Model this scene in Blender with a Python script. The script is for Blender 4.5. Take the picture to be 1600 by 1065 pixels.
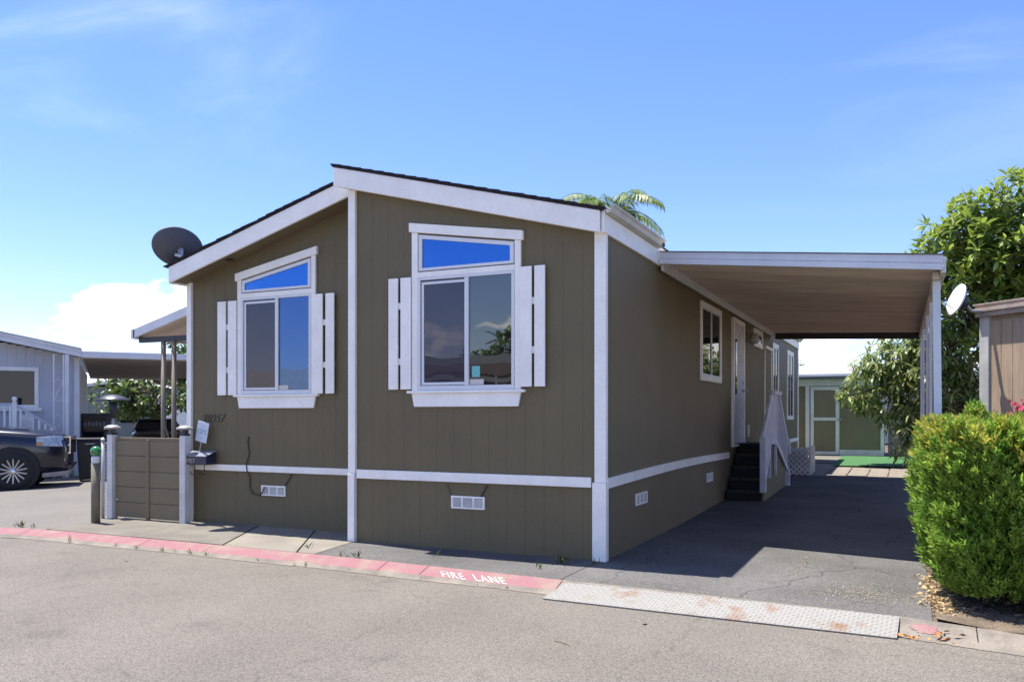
import bpy, bmesh, math, random
from mathutils import Vector, Matrix, Euler
for o in list(bpy.data.objects): bpy.data.objects.remove(o)
SC = bpy.context.scene
COL = SC.collection
rad = math.radians
# ------------------------------------------------------------------ camera
TH = rad(25.36)
cam = bpy.data.objects.new('camera', bpy.data.cameras.new('camera'))
COL.objects.link(cam)
cam.location = (2.673, -7.764, 1.45)
cam.rotation_euler = (rad(90), 0, TH)
cam.data.sensor_width = 36.0
cam.data.lens = 36.0 * 1300 / 1600
cam.data.shift_y = (646 - 532.5) / 1600
cam.data.clip_end = 3000
SC.camera = cam
# ------------------------------------------------------------------ sky and sun
SUN = Vector((-.33, .055, 1.0)).normalized()          # towards the sun
ELEV = math.asin(SUN.z)
W = bpy.data.worlds.new('World'); SC.world = W; W.use_nodes = True
wn, wl = W.node_tree.nodes, W.node_tree.links
wn.clear()
def wnode(t, **k):
    n = wn.new(t)
    for a, b in k.items(): setattr(n, a, b)
    return n
sky = wnode('ShaderNodeTexSky', sky_type='NISHITA', sun_disc=False)
sky.sun_elevation = ELEV
sky.sun_rotation = math.atan2(SUN.x, SUN.y)
sky.altitude = 0; sky.air_density = 1.0; sky.dust_density = 0.1; sky.ozone_density = 2.2
tc = wnode('ShaderNodeTexCoord')
sep = wnode('ShaderNodeSeparateXYZ'); wl.new(tc.outputs['Generated'], sep.inputs[0])
def wmath(op, a, b=None, c=None, clamp=False):
    n = wnode('ShaderNodeMath', operation=op, use_clamp=clamp)
    for i, v in enumerate((a, b, c)):
        if v is None: continue
        if isinstance(v, (int, float)): n.inputs[i].default_value = v
        else: wl.new(v, n.inputs[i])
    return n.outputs[0]
zz = wmath('MAXIMUM', sep.outputs[2], 0.0)
zd = wmath('ADD', zz, 0.12)
px = wmath('DIVIDE', sep.outputs[0], zd); py = wmath('DIVIDE', sep.outputs[1], zd)
cmb = wnode('ShaderNodeCombineXYZ'); wl.new(px, cmb.inputs[0]); wl.new(py, cmb.inputs[1])
mp0 = wnode('ShaderNodeMapping'); wl.new(cmb.outputs[0], mp0.inputs[0]); mp0.inputs['Rotation'].default_value = (0, 0, rad(-16))
mp = wnode('ShaderNodeMapping'); wl.new(mp0.outputs[0], mp.inputs[0])
mp.inputs['Scale'].default_value = (.55, 1.15, 1); mp.inputs['Location'].default_value = (.6, 9.7, 0)
nz = wnode('ShaderNodeTexNoise'); wl.new(mp.outputs[0], nz.inputs['Vector'])
nz.inputs['Scale'].default_value = .9; nz.inputs['Detail'].default_value = 9; nz.inputs['Roughness'].default_value = .52; nz.inputs['Distortion'].default_value = .7
cir = wnode('ShaderNodeMapRange', interpolation_type='SMOOTHSTEP'); wl.new(nz.outputs[0], cir.inputs[0])
cir.inputs[1].default_value = .53; cir.inputs[2].default_value = .80; cir.inputs[4].default_value = .75
# low cumulus along the horizon
mp2 = wnode('ShaderNodeMapping'); wl.new(tc.outputs['Generated'], mp2.inputs[0])
mp2.inputs['Scale'].default_value = (1.0, 1.0, 2.6); mp2.inputs['Location'].default_value = (.8, 4.4, 0)
n2 = wnode('ShaderNodeTexNoise'); wl.new(mp2.outputs[0], n2.inputs['Vector'])
n2.inputs['Scale'].default_value = 5.2; n2.inputs['Detail'].default_value = 8; n2.inputs['Roughness'].default_value = .5
drop = wmath('MULTIPLY', sep.outputs[2], 1.5)
cval = wmath('SUBTRACT', n2.outputs[0], drop)
cum = wnode('ShaderNodeMapRange', interpolation_type='SMOOTHSTEP'); wl.new(cval, cum.inputs[0])
cum.inputs[1].default_value = .40; cum.inputs[2].default_value = .46; cum.inputs[4].default_value = .92
hi = wnode('ShaderNodeMapRange', interpolation_type='SMOOTHSTEP'); wl.new(sep.outputs[2], hi.inputs[0]); hi.inputs[1].default_value = .20; hi.inputs[2].default_value = .46
cmax = wmath('MAXIMUM', wmath('MULTIPLY', cir.outputs[0], hi.outputs[0]), cum.outputs[0])
hs = wnode('ShaderNodeHueSaturation'); wl.new(sky.outputs[0], hs.inputs['Color'])
hs.inputs['Saturation'].default_value = 1.15; hs.inputs['Value'].default_value = 1.0
tn = wnode('ShaderNodeMix', data_type='RGBA', blend_type='MULTIPLY'); tn.inputs[0].default_value = 1; wl.new(hs.outputs[0], tn.inputs[6]); tn.inputs[7].default_value = (.515, .485, .64, 1)
mx = wnode('ShaderNodeMix', data_type='RGBA'); wl.new(cmax, mx.inputs[0]); wl.new(tn.outputs[2], mx.inputs[6])
mx.inputs[7].default_value = (5.6, 5.7, 6.1, 1)
bg = wnode('ShaderNodeBackground'); wl.new(mx.outputs[2], bg.inputs[0]); bg.inputs[1].default_value = .15
wo = wnode('ShaderNodeOutputWorld'); wl.new(bg.outputs[0], wo.inputs[0])
sl = bpy.data.lights.new('sun', 'SUN'); sl.energy = 3.8; sl.angle = rad(.53); sl.color = (1, .955, .88)
so = bpy.data.objects.new('sun', sl); COL.objects.link(so)
so.rotation_euler = SUN.to_track_quat('Z', 'Y').to_euler(); so.location = (-20, 5, 60)
vs = SC.view_settings
vs.view_transform = 'Standard'; vs.look = 'None'; vs.gamma = 1; vs.use_curve_mapping = False; vs.exposure = 1.42
# ------------------------------------------------------------------ materials
MATS = {}
def M(name, col, rough=.6, var=.12, scale=6, detail=5, bump=0, bscale=60, metal=0, spec=.5, col2=None, lo=.35, hi=.65,
      stretch=(1, 1, 1), speck=0, speck_scale=300, speck_col=None, transl=0, island=0, bstretch=(1, 1, 1), coat=0, crack=0, stain=0):
    """noise between two tones, optional speckle, bump, translucency and per-island variation"""
    m = bpy.data.materials.new(name); m.use_nodes = True; MATS[name] = m
    n, l = m.node_tree.nodes, m.node_tree.links
    b = n['Principled BSDF']; b.inputs['Roughness'].default_value = rough
    b.inputs['Metallic'].default_value = metal; b.inputs['Specular IOR Level'].default_value = spec
    b.inputs['Coat Weight'].default_value = coat; b.inputs['Coat Roughness'].default_value = .04
    t = n.new('ShaderNodeTexCoord'); mpg = n.new('ShaderNodeMapping'); l.new(t.outputs['Object'], mpg.inputs[0])
    mpg.inputs['Scale'].default_value = stretch
    nt = n.new('ShaderNodeTexNoise'); nt.inputs['Scale'].default_value = scale; nt.inputs['Detail'].default_value = detail
    l.new(mpg.outputs[0], nt.inputs['Vector'])
    r = n.new('ShaderNodeMapRange'); r.inputs[1].default_value = lo; r.inputs[2].default_value = hi; l.new(nt.outputs[0], r.inputs[0])
    a = [c * (1 - var) for c in col]; c2 = col2 or [min(1, c * (1 + var)) for c in col]
    mixn = n.new('ShaderNodeMix'); mixn.data_type = 'RGBA'; l.new(r.outputs[0], mixn.inputs[0])
    mixn.inputs[6].default_value = (*a, 1); mixn.inputs[7].default_value = (*c2, 1)
    out = mixn.outputs[2]
    if speck:
        v = n.new('ShaderNodeTexNoise'); v.inputs['Scale'].default_value = speck_scale; v.inputs['Detail'].default_value = 2
        l.new(t.outputs['Object'], v.inputs['Vector'])
        sr = n.new('ShaderNodeMapRange'); sr.inputs[1].default_value = .32; sr.inputs[2].default_value = .68
        sr.inputs[3].default_value = 1 - speck; sr.inputs[4].default_value = 1 + speck; l.new(v.outputs[0], sr.inputs[0])
        mm = n.new('ShaderNodeMix'); mm.data_type = 'RGBA'; mm.blend_type = 'MULTIPLY'; mm.inputs[0].default_value = 1
        l.new(out, mm.inputs[6]); l.new(sr.outputs[0], mm.inputs[7]); out = mm.outputs[2]
    def mult(fac_socket):
        nonlocal out
        mm = n.new('ShaderNodeMix'); mm.data_type = 'RGBA'; mm.blend_type = 'MULTIPLY'; mm.inputs[0].default_value = 1
        l.new(out, mm.inputs[6]); l.new(fac_socket, mm.inputs[7]); out = mm.outputs[2]
    if crack:
        wv = n.new('ShaderNodeTexNoise'); wv.inputs['Scale'].default_value = 2.2; wv.inputs['Detail'].default_value = 6; l.new(t.outputs['Object'], wv.inputs['Vector'])
        va = n.new('ShaderNodeVectorMath'); va.operation = 'MULTIPLY_ADD'; l.new(wv.outputs['Color'], va.inputs[0]); va.inputs[1].default_value = (.55,.55,.0); l.new(t.outputs['Object'], va.inputs[2])
        vo = n.new('ShaderNodeTexVoronoi'); vo.feature = 'DISTANCE_TO_EDGE'; vo.inputs['Scale'].default_value = .36; l.new(va.outputs[0], vo.inputs['Vector'])
        cr = n.new('ShaderNodeMapRange'); cr.inputs[1].default_value = .0; cr.inputs[2].default_value = .0042; cr.inputs[3].default_value = 1-crack; cr.inputs[4].default_value = 1; l.new(vo.outputs['Distance'], cr.inputs[0])
        mult(cr.outputs[0])
    if stain:
        sn = n.new('ShaderNodeTexNoise'); sn.inputs['Scale'].default_value = 1.7; sn.inputs['Detail'].default_value = 6; sn.inputs['Roughness'].default_value = .62; l.new(t.outputs['Object'], sn.inputs['Vector'])
        sr2 = n.new('ShaderNodeMapRange'); sr2.inputs[1].default_value = .60; sr2.inputs[2].default_value = .74; sr2.inputs[3].default_value = 1; sr2.inputs[4].default_value = 1-stain; l.new(sn.outputs[0], sr2.inputs[0])
        mult(sr2.outputs[0])
    if island:
        g = n.new('ShaderNodeNewGeometry'); oi = n.new('ShaderNodeObjectInfo')
        ad = n.new('ShaderNodeMath'); ad.operation = 'ADD'; l.new(g.outputs['Random Per Island'], ad.inputs[0]); l.new(oi.outputs['Random'], ad.inputs[1])
        fr = n.new('ShaderNodeMath'); fr.operation = 'FRACT'; l.new(ad.outputs[0], fr.inputs[0])
        ir = n.new('ShaderNodeMapRange'); ir.inputs[3].default_value = 1 - island; ir.inputs[4].default_value = 1 + island
        l.new(fr.outputs[0], ir.inputs[0])
        mm = n.new('ShaderNodeMix'); mm.data_type = 'RGBA'; mm.blend_type = 'MULTIPLY'; mm.inputs[0].default_value = 1
        l.new(out, mm.inputs[6]); l.new(ir.outputs[0], mm.inputs[7]); out = mm.outputs[2]
    l.new(out, b.inputs['Base Color'])
    if bump:
        bm_ = n.new('ShaderNodeMapping'); l.new(t.outputs['Object'], bm_.inputs[0]); bm_.inputs['Scale'].default_value = bstretch
        bt = n.new('ShaderNodeTexNoise'); bt.inputs['Scale'].default_value = bscale; bt.inputs['Detail'].default_value = 4
        l.new(bm_.outputs[0], bt.inputs['Vector'])
        bp = n.new('ShaderNodeBump'); bp.inputs['Strength'].default_value = bump; bp.inputs['Distance'].default_value = .01
        l.new(bt.outputs[0], bp.inputs['Height']); l.new(bp.outputs[0], b.inputs['Normal'])
    if transl:
        tr = n.new('ShaderNodeBsdfTranslucent'); l.new(out, tr.inputs[0])
        sh = n.new('ShaderNodeMixShader'); sh.inputs[0].default_value = transl
        l.new(b.outputs[0], sh.inputs[1]); l.new(tr.outputs[0], sh.inputs[2])
        l.new(sh.outputs[0], n['Material Output'].inputs[0])
    return m
olive = M('olive_paint', (.153, .125, .069), .62, .05, 1.3, 8, bump=.35, bscale=42, bstretch=(2.2, 2.2, .22), spec=.32, speck=.05, speck_scale=45)
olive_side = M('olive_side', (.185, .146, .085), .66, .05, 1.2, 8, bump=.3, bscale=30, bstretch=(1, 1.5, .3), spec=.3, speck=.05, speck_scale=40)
olive_shed = M('olive_shed', (.215, .20, .115), .7, .08, 1.5, 6, bump=.2, bscale=30, bstretch=(2, 2, .3))
white = M('white_paint', (.90, .87, .80), .5, .05, 3.0, 8, bump=.12, bscale=30, bstretch=(1, 1, 1), spec=.4, speck=.03, speck_scale=25)
white_old = M('weathered_white', (.60, .59, .57), .6, .12, 4, 7, bump=.15, bscale=40)
vinyl = M('vinyl_frame', (.70, .71, .72), .35, .02, 3)
cream = M('gutter_cream', (.52, .50, .44), .5, .1, 3, 6)
shingle = M('shingle', (.035, .030, .036), .9, .3, 30, 4, bump=.6, bscale=90, spec=.2)
road_m = M('asphalt_road', (.158, .141, .120), .92, .10, .55, 9, bump=.5, bscale=170, speck=.42, speck_scale=105, spec=.2, crack=.2, stain=.22)
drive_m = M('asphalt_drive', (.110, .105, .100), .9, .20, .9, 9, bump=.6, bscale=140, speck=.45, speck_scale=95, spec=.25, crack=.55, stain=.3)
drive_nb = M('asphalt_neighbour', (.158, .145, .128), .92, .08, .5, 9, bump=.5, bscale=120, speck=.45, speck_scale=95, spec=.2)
conc = M('concrete', (.162, .147, .122), .9, .12, 2.3, 9, bump=.4, bscale=80, speck=.14, speck_scale=140, spec=.2)
conc_w = M('concrete_pale', (.215, .193, .157), .9, .12, 2.0, 9, bump=.4, bscale=80, speck=.14, speck_scale=140, spec=.2)
kerb_red = M('faded_red_paint', (.305, .150, .158), .85, .12, 5, 9, bump=.5, bscale=70, col2=(.27, .20, .16), lo=.47, hi=.70, speck=.13, speck_scale=120, spec=.2)
kerb_con = M('kerb_concrete', (.20, .175, .145), .9, .2, 5, 9, bump=.6, bscale=70, speck=.2, speck_scale=120, spec=.2)
letter_m = M('stencil_white', (.62, .58, .55), .8, .05, 30, 6, col2=(.36, .17, .17), lo=.56, hi=.66)
soil = M('soil', (.115, .085, .058), .95, .3, 6, 8, bump=.8, bscale=50, speck=.4, speck_scale=60)
paver_m = M('paver', (.21, .178, .145), .9, .18, 3, 7, bump=.4, bscale=60, speck=.12, speck_scale=90)
turf_m = M('artificial_turf', (.045, .15, .04), .8, .3, 40, 4, bump=1, bscale=300)
pan_m = M('carport_pan', (.60, .495, .43), .55, .14, .9, 8, stretch=(.5, 4, 1), spec=.4)
alu_w = M('white_aluminium', (.66, .67, .69), .4, .06, 3, 6, spec=.5)
black_m = M('rubber_and_shade_black', (.012, .012, .013), .8, .2, 20)  # black puts deep shade into porch risers and landing; also bin wheels
grey_metal = M('galvanised', (.42, .43, .44), .45, .1, 12, metal=.6)
dark_metal = M('dark_metal', (.03, .03, .032), .5, .2, 20)
navy = M('navy_enamel', (.014, .018, .05), .35, .1, 10, coat=.3)
dish_m = M('dish_grey', (.085, .088, .10), .55, .1, 6)
dish_w = M('dish_white', (.72, .73, .75), .3, .02, 4)
gate_m = M('olive_gate', (.19, .15, .085), .65, .07, 2, 8, bump=.3, bscale=40, bstretch=(.3, 2, 2))
pipe_m = M('olive_pipe', (.17, .145, .10), .6, .1, 8, 7)
ball_m = M('green_glass', (.03, .22, .06), .12, .4, 14, spec=.6, coat=.6)
tanpost = M('tan_post', (.22, .185, .145), .5, .1, 6)
brown_w = M('brown_siding', (.50, .37, .255), .85, .14, 2.5, 8, stretch=(6, 6, .7), bump=.4, bscale=35, bstretch=(3, 3, .2))
brown_t = M('pale_brown_trim', (.46, .36, .29), .8, .12, 5, 6)
blue_w = M('blue_grey_siding', (.52, .53, .57), .7, .04, 1.5)
glass = M('window_glass', (.010, .013, .018), .015, .05, 2, spec=.35)
lav = M('porch_white', (.62, .61, .66), .6, .1, 7, 7, bump=.15, bscale=40)
tread_w = M('tread_plate_paint', (.275, .262, .235), .7, .1, 5, 9, col2=(.20, .115, .065), lo=.56, hi=.72, speck=.1, speck_scale=60)
bark = M('bark', (.16, .12, .09), .9, .3, 14, 7, bump=.8, bscale=40)
def glassmat(name, base, refl, fac):
    m = bpy.data.materials.new(name); m.use_nodes = True
    n, l = m.node_tree.nodes, m.node_tree.links; n.clear()
    d = n.new('ShaderNodeBsdfDiffuse'); d.inputs[0].default_value = (*base, 1)
    g = n.new('ShaderNodeBsdfGlossy'); g.inputs[0].default_value = (*refl, 1); g.inputs['Roughness'].default_value = .012
    t = n.new('ShaderNodeTexCoord'); w = n.new('ShaderNodeTexNoise'); w.inputs['Scale'].default_value = 2.2; w.inputs['Detail'].default_value = 1
    l.new(t.outputs['Object'], w.inputs['Vector'])
    bp = n.new('ShaderNodeBump'); bp.inputs['Strength'].default_value = .11; bp.inputs['Distance'].default_value = .02
    l.new(w.outputs[0], bp.inputs['Height']); l.new(bp.outputs[0], g.inputs['Normal'])
    lw = n.new('ShaderNodeLayerWeight'); lw.inputs[0].default_value = .25
    mr = n.new('ShaderNodeMapRange'); mr.inputs[3].default_value = fac; mr.inputs[4].default_value = 1; l.new(lw.outputs['Fresnel'], mr.inputs[0])
    s = n.new('ShaderNodeMixShader'); l.new(mr.outputs[0], s.inputs[0]); l.new(d.outputs[0], s.inputs[1]); l.new(g.outputs[0], s.inputs[2])
    o = n.new('ShaderNodeOutputMaterial'); l.new(s.outputs[0], o.inputs[0])
    return m
film = glassmat('blue_film_glass', (.004, .012, .035), (.075, .22, .56), .70)
clear = glassmat('clear_glass', (.016, .017, .022), (.46, .45, .40), .30)
screen = glassmat('screened_glass', (.050, .046, .058), (.40, .38, .40), .12)
# ------------------------------------------------------------------ mesh helpers
class MB:
    def __init__(s): s.v = []; s.f = []
    def add(s, vs, fs):
        b = len(s.v); s.v += [tuple(p) for p in vs]; s.f += [tuple(i + b for i in f) for f in fs]; return s
    def box(s, x0, x1, y0, y1, z0, z1):
        return s.add([(x0,y0,z0),(x1,y0,z0),(x1,y1,z0),(x0,y1,z0),(x0,y0,z1),(x1,y0,z1),(x1,y1,z1),(x0,y1,z1)],
                     [(0,3,2,1),(4,5,6,7),(0,1,5,4),(1,2,6,5),(2,3,7,6),(3,0,4,7)])
    def prism(s, poly, axis, a0, a1):
        n = len(poly)
        def P(p, a):
            return (a, p[0], p[1]) if axis == 'x' else (p[0], a, p[1]) if axis == 'y' else (p[0], p[1], a)
        return s.add([P(p, a0) for p in poly] + [P(p, a1) for p in poly],
                     [tuple(range(n)), tuple(range(2*n-1, n-1, -1))] + [(i, i+n, (i+1) % n + n, (i+1) % n) for i in range(n)])
    def hexa(s, p):     # 8 corners: bottom 4 ccw, top 4 ccw
        return s.add(p, [(0,3,2,1),(4,5,6,7),(0,1,5,4),(1,2,6,5),(2,3,7,6),(3,0,4,7)])
    def bar(s, a, b, w, h, up=(0,0,1)):
        a, b = Vector(a), Vector(b); d = (b-a).normalized(); u = Vector(up)
        if abs(d.dot(u)) > .98: u = Vector((0,1,0))
        r = d.cross(u).normalized()*w/2; u = r.cross(d).normalized()*h/2
        return s.hexa([a-r-u, a+r-u, b+r-u, b-r-u, a-r+u, a+r+u, b+r+u, b-r+u])
    def tube(s, pts, r, n=8, cap=True):
        pts = [Vector(p) for p in pts]; rs = r if isinstance(r, (list, tuple)) else [r]*len(pts)
        vs = []; prev = None
        for i, p in enumerate(pts):
            d = (pts[min(i+1, len(pts)-1)] - pts[max(i-1, 0)]).normalized()
            if prev is None:
                u = Vector((0,0,1)) if abs(d.z) < .9 else Vector((1,0,0))
                a = d.cross(u).normalized()
            else:
                a = (prev - d*prev.dot(d)).normalized()
            prev = a; b = d.cross(a)
            for k in range(n):
                t = 2*math.pi*k/n; vs.append(p + (a*math.cos(t) + b*math.sin(t))*rs[i])
        fs = [(i*n+k, i*n+(k+1) % n, (i+1)*n+(k+1) % n, (i+1)*n+k) for i in range(len(pts)-1) for k in range(n)]
        if cap: fs += [tuple(range(n-1, -1, -1)), tuple((len(pts)-1)*n+k for k in range(n))]
        return s.add(vs, fs)
    def lathe(s, prof, c=(0,0,0), n=20, mat=None, cap=True):
        vs = []; fs = []
        for (r, z) in prof:
            for k in range(n):
                t = 2*math.pi*k/n; p = Vector((r*math.cos(t), r*math.sin(t), z))
                if mat: p = mat @ p
                vs.append((p[0]+c[0], p[1]+c[1], p[2]+c[2]))
        for i in range(len(prof)-1):
            for k in range(n): fs.append((i*n+k, i*n+(k+1) % n, (i+1)*n+(k+1) % n, (i+1)*n+k))
        if cap and prof[0][0] > 1e-4: fs.append(tuple(range(n-1, -1, -1)))
        if cap and prof[-1][0] > 1e-4: fs.append(tuple((len(prof)-1)*n+k for k in range(n)))
        return s.add(vs, fs)
    def mesh(s, name, smooth=False, recalc=True):
        me = bpy.data.meshes.new(name); me.from_pydata(s.v, [], s.f)
        if recalc:
            bm = bmesh.new(); bm.from_mesh(me); bmesh.ops.remove_doubles(bm, verts=bm.verts, dist=1e-6)
            bmesh.ops.recalc_face_normals(bm, faces=bm.faces); bm.to_mesh(me); bm.free()
        if smooth: me.polygons.foreach_set('use_smooth', [True]*len(me.polygons))
        me.update(); return me
    def build(s, name, mat, parent=None, smooth=False, bevel=0, kind=None, recalc=True):
        me = s.mesh(name, smooth, recalc); me.materials.append(mat)
        return link(name, me, parent, bevel, kind, smooth)
def link(name, me, parent=None, bevel=0, kind=None, smooth=False):
    o = bpy.data.objects.new(name, me); COL.objects.link(o)
    if parent: o.parent = parent
    if bevel:
        b = o.modifiers.new('bevel', 'BEVEL'); b.width = bevel; b.segments = 2; b.limit_method = 'ANGLE'; b.angle_limit = rad(40)
    if smooth and not bevel:
        pass
    if kind: o['kind'] = kind
    return o
def tag(o, label, cat=None, group=None, kind=None):
    o['label'] = label
    if cat: o['category'] = cat
    if group: o['group'] = group
    if kind: o['kind'] = kind
    return o
def thing(name, label, cat, loc=(0,0,0), rz=0, group=None):
    o = bpy.data.objects.new(name, None); COL.objects.link(o); o.location = loc; o.rotation_euler = (0,0,rz); o.empty_display_size = .2
    return tag(o, label, cat, group)
def part(name, parent, loc=(0,0,0)):
    o = bpy.data.objects.new(name, None); COL.objects.link(o); o.parent = parent; o.location = loc; o.empty_display_size = .1; return o
def bx(name, mat, parent, *c, bevel=0): return MB().box(*c).build(name, mat, parent, bevel=bevel)
def text_mesh(txt, size, extrude=0, spacing=1.0, shear=0):
    cu = bpy.data.curves.new('t', 'FONT'); cu.body = txt; cu.size = size; cu.extrude = extrude; cu.space_character = spacing; cu.shear = shear
    cu.align_x = 'CENTER'; cu.align_y = 'CENTER'; cu.resolution_u = 3
    o = bpy.data.objects.new('t', cu); COL.objects.link(o); bpy.context.view_layer.update()
    me = bpy.data.meshes.new_from_object(o.evaluated_get(bpy.context.evaluated_depsgraph_get()))
    bpy.data.objects.remove(o); return me
def interp(x, pts):
    if x <= pts[0][0]: return pts[0][1]
    for (a, b), (c, d) in zip(pts, pts[1:]):
        if x <= c: return b + (d-b)*(x-a)/(c-a)
    return pts[-1][1]
# ------------------------------------------------------------------ ground
KP = [(-70,-.95),(-8,-.90),(-6.1,-.875),(-4.5,-.875),(-3.3,-.90),(-2.2,-.93),(-1.2,-.98),(0,-1.05),(1.3,-1.12),(2.6,-1.22),(3.0,-1.32),(3.5,-1.46),(5,-1.95),(8,-3.2),(70,-40)]
def ky(x): return interp(x, KP)
def Bz(x, y=0): return -.07 - .030*min(max(-x-7.2, 0), 9)
def Lz(x, y): return Bz(x) + .07 + .017*min(max(y-3, 0), 16)
def sheet(name, xs, ylo, yhi, ny, zf, mat, off, parent=None, kind='structure', curve=1.0):
    m = MB(); nx = len(xs)
    for i, x in enumerate(xs):
        a, b = ylo(x) if callable(ylo) else ylo, yhi(x) if callable(yhi) else yhi
        for j in range(ny+1):
            y = a + (b-a)*(j/ny)**curve; m.v.append((x, y, zf(x, y)+off))
    m.f = [(i*(ny+1)+j, (i+1)*(ny+1)+j, (i+1)*(ny+1)+j+1, i*(ny+1)+j+1) for i in range(nx-1) for j in range(ny)]
    return m.build(name, mat, parent, kind=kind)
def rng(a, b, n): return [a+(b-a)*i/n for i in range(n+1)]
XS = [-900,-300,-120,-70,-45,-30,-22] + rng(-17, 8, 50) + [12,20,35,70,140,300,900]
sheet('ground', XS, -900, 900, 60, lambda x, y: Bz(x)-.055 - (.0 if y < 100 else 0), soil, 0)
sheet('road', [x for x in XS if -121 < x < 141], lambda x: -60, lambda x: ky(x)-.12, 40, lambda x, y: Bz(x), road_m, 0, curve=.6)
sheet('lot_ground', [x for x in XS if -121 < x < 141], lambda x: ky(x)+.01, 70, 60, Lz, soil, -.012, curve=1.6)
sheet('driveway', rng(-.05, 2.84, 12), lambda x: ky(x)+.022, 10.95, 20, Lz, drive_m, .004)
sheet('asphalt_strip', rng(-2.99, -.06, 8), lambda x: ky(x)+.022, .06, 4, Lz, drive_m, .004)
sheet('neighbour_driveway', [-60,-45,-30,-22]+rng(-17, -7.06, 20), lambda x: ky(x)+.022, 30, 24, Lz, drive_nb, .004)
# sidewalk slabs (joints run slightly askew)
walk = part('sidewalk', None); walk['kind'] = 'structure'
def slab(xa0, xb0, xa1, xb1, mat, y1=.54, dz=0):   # near edge xa0..xb0, wall edge xa1..xb1
    y0 = ky((xa0+xb0)/2)+.024; g = .007
    p = [(xa0+g, ky(xa0)+.026), (xb0-g, ky(xb0)+.026), (xb1-g, y1), (xa1+g, y1)]
    MB().hexa([(x, y, -.06) for x, y in p] + [(x, y, .012+dz) for x, y in p]).build('slab', mat, walk, bevel=.006)
slab(-7.0, -5.55, -7.13, -6.0, conc); slab(-5.55, -4.12, -6.0, -4.87, conc, dz=.003)
slab(-4.12, -3.08, -4.87, -3.97, conc_w, dz=-.003)
MB().hexa([(x, y, z) for z in (-.06, .010) for x, y in ((-3.065, ky(-3.06)+.026), (-2.84, ky(-2.84)+.026), (-3.06, .54), (-3.955, .54))]).build('slab', conc_w, walk, bevel=.006)
# kerb stones
kerb = part('kerb', None); kerb['kind'] = 'structure'
def ksec(x):
    k, L, B = ky(x), Lz(x, 0), Bz(x)
    return [(x,k+.018,B-.1),(x,k+.018,L+.006),(x,k-.02,L+.006),(x,k-.05,L-.004),(x,k-.20,B+.020),(x,k-.225,B+.004),(x,k-.235,B-.1)]
KJ = [-34,-28,-22,-18,-14.5,-11.5,-9.0,-7.25,-5.2,-4.22,-1.9,-1.42,-.02,1.35,2.62,3.1,3.9,5.2,7,10,14,20]
for a, b in zip(KJ, KJ[1:]):
    m = MB(); n = max(3, int((b-a)/.4)); g = .003
    for i in range(n+1): m.v += ksec(a+g+(b-a-2*g)*i/n)
    m.f = [(i*7+j, i*7+(j+1) % 7, (i+1)*7+(j+1) % 7, (i+1)*7+j) for i in range(n) for j in range(7)] + [tuple(range(7)), tuple(n*7+j for j in range(7))]
    m.build('kerb_stone', kerb_red if b < .1 else kerb_con, kerb, bevel=.004)
m = MB(); random.seed(8)
for i in range(400):     # gritty unpainted strip where the road meets the kerb
    x = -9+i*.036; m.v += [(x, ky(x)-.19, Bz(x)+.026), (x, ky(x)-.235, Bz(x)+.0075), (x, ky(x)-.275-.02*random.random()-.015*math.sin(x*3.1), Bz(x)+.0035)]
m.f = [(3*i+k, 3*i+3+k, 3*i+4+k, 3*i+1+k) for i in range(399) for k in range(2)]
m.build('gutter_strip', kerb_con, kerb)
def kerb_point(x, v):      # v 0..1 down the sloping face
    k, L, B = ky(x), Lz(x, 0), Bz(x)
    y = k-.05-.15*v; z = (L-.004)+(B+.020-(L-.004))*v
    return (x, y-.0016, z+.0035)
def kerb_text(txt, x0, w, v0, v1):
    me = text_mesh(txt, 1, 0, 1.15); vs = me.vertices
    bm = bmesh.new(); bm.from_mesh(me)
    bmesh.ops.triangulate(bm, faces=bm.faces); bmesh.ops.subdivide_edges(bm, edges=bm.edges, cuts=1); bm.to_mesh(me); bm.free()
    xa, xb = min(v.co.x for v in vs), max(v.co.x for v in vs); ya, yb = min(v.co.y for v in vs), max(v.co.y for v in vs)
    for v in me.vertices:
        t = (v.co.y-ya)/(yb-ya); v.co = kerb_point(x0+(v.co.x-xa)/(xb-xa)*w - .10*t, v1+(v0-v1)*t)
    me.materials.append(letter_m); return link('stencil_lettering', me, kerb)
kerb_text('FIRE  LANE', -1.15, .67, .20, .86)
m = MB(); m.v = [kerb_point(2.785+(.085+.02*math.sin(i*2.7))*math.cos(i*math.pi/12), .5+(.40+.08*math.sin(i*1.9))*math.sin(i*math.pi/12)) for i in range(24)]; m.f = [tuple(range(24))]
m.build('paint_patch', kerb_red, kerb)
# back patio pavers and artificial turf
patio = part('paved_patio', None); patio['kind'] = 'structure'
random.seed(4)
pv = MB().box(-.19, .19, -.28, .28, -.05, .012).mesh('paver'); pv.materials.append(paver_m)
for i in range(8):
    for j in range(6):
        x = -.3+.40*i+.03; y = 11.25+.585*j
        if x > 1.2 and j > 3 or x > 2.9: continue
        o = link('paver', pv, patio, .008); o.location = (x+random.uniform(-.006,.006), y, Lz(x, y)+random.uniform(-.006,.006)); o.rotation_euler = (.017, 0, random.uniform(-.012,.012))
sheet('artificial_turf', rng(1.05, 3.3, 12), lambda x: 13.65+.25*math.sin((x-1)*1.2)-.1*(x-1), 17.6, 12, Lz, turf_m, .022)
sheet('back_yard', rng(-3, 1.3, 8), 14.7, 19, 8, Lz, conc, .008)
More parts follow.
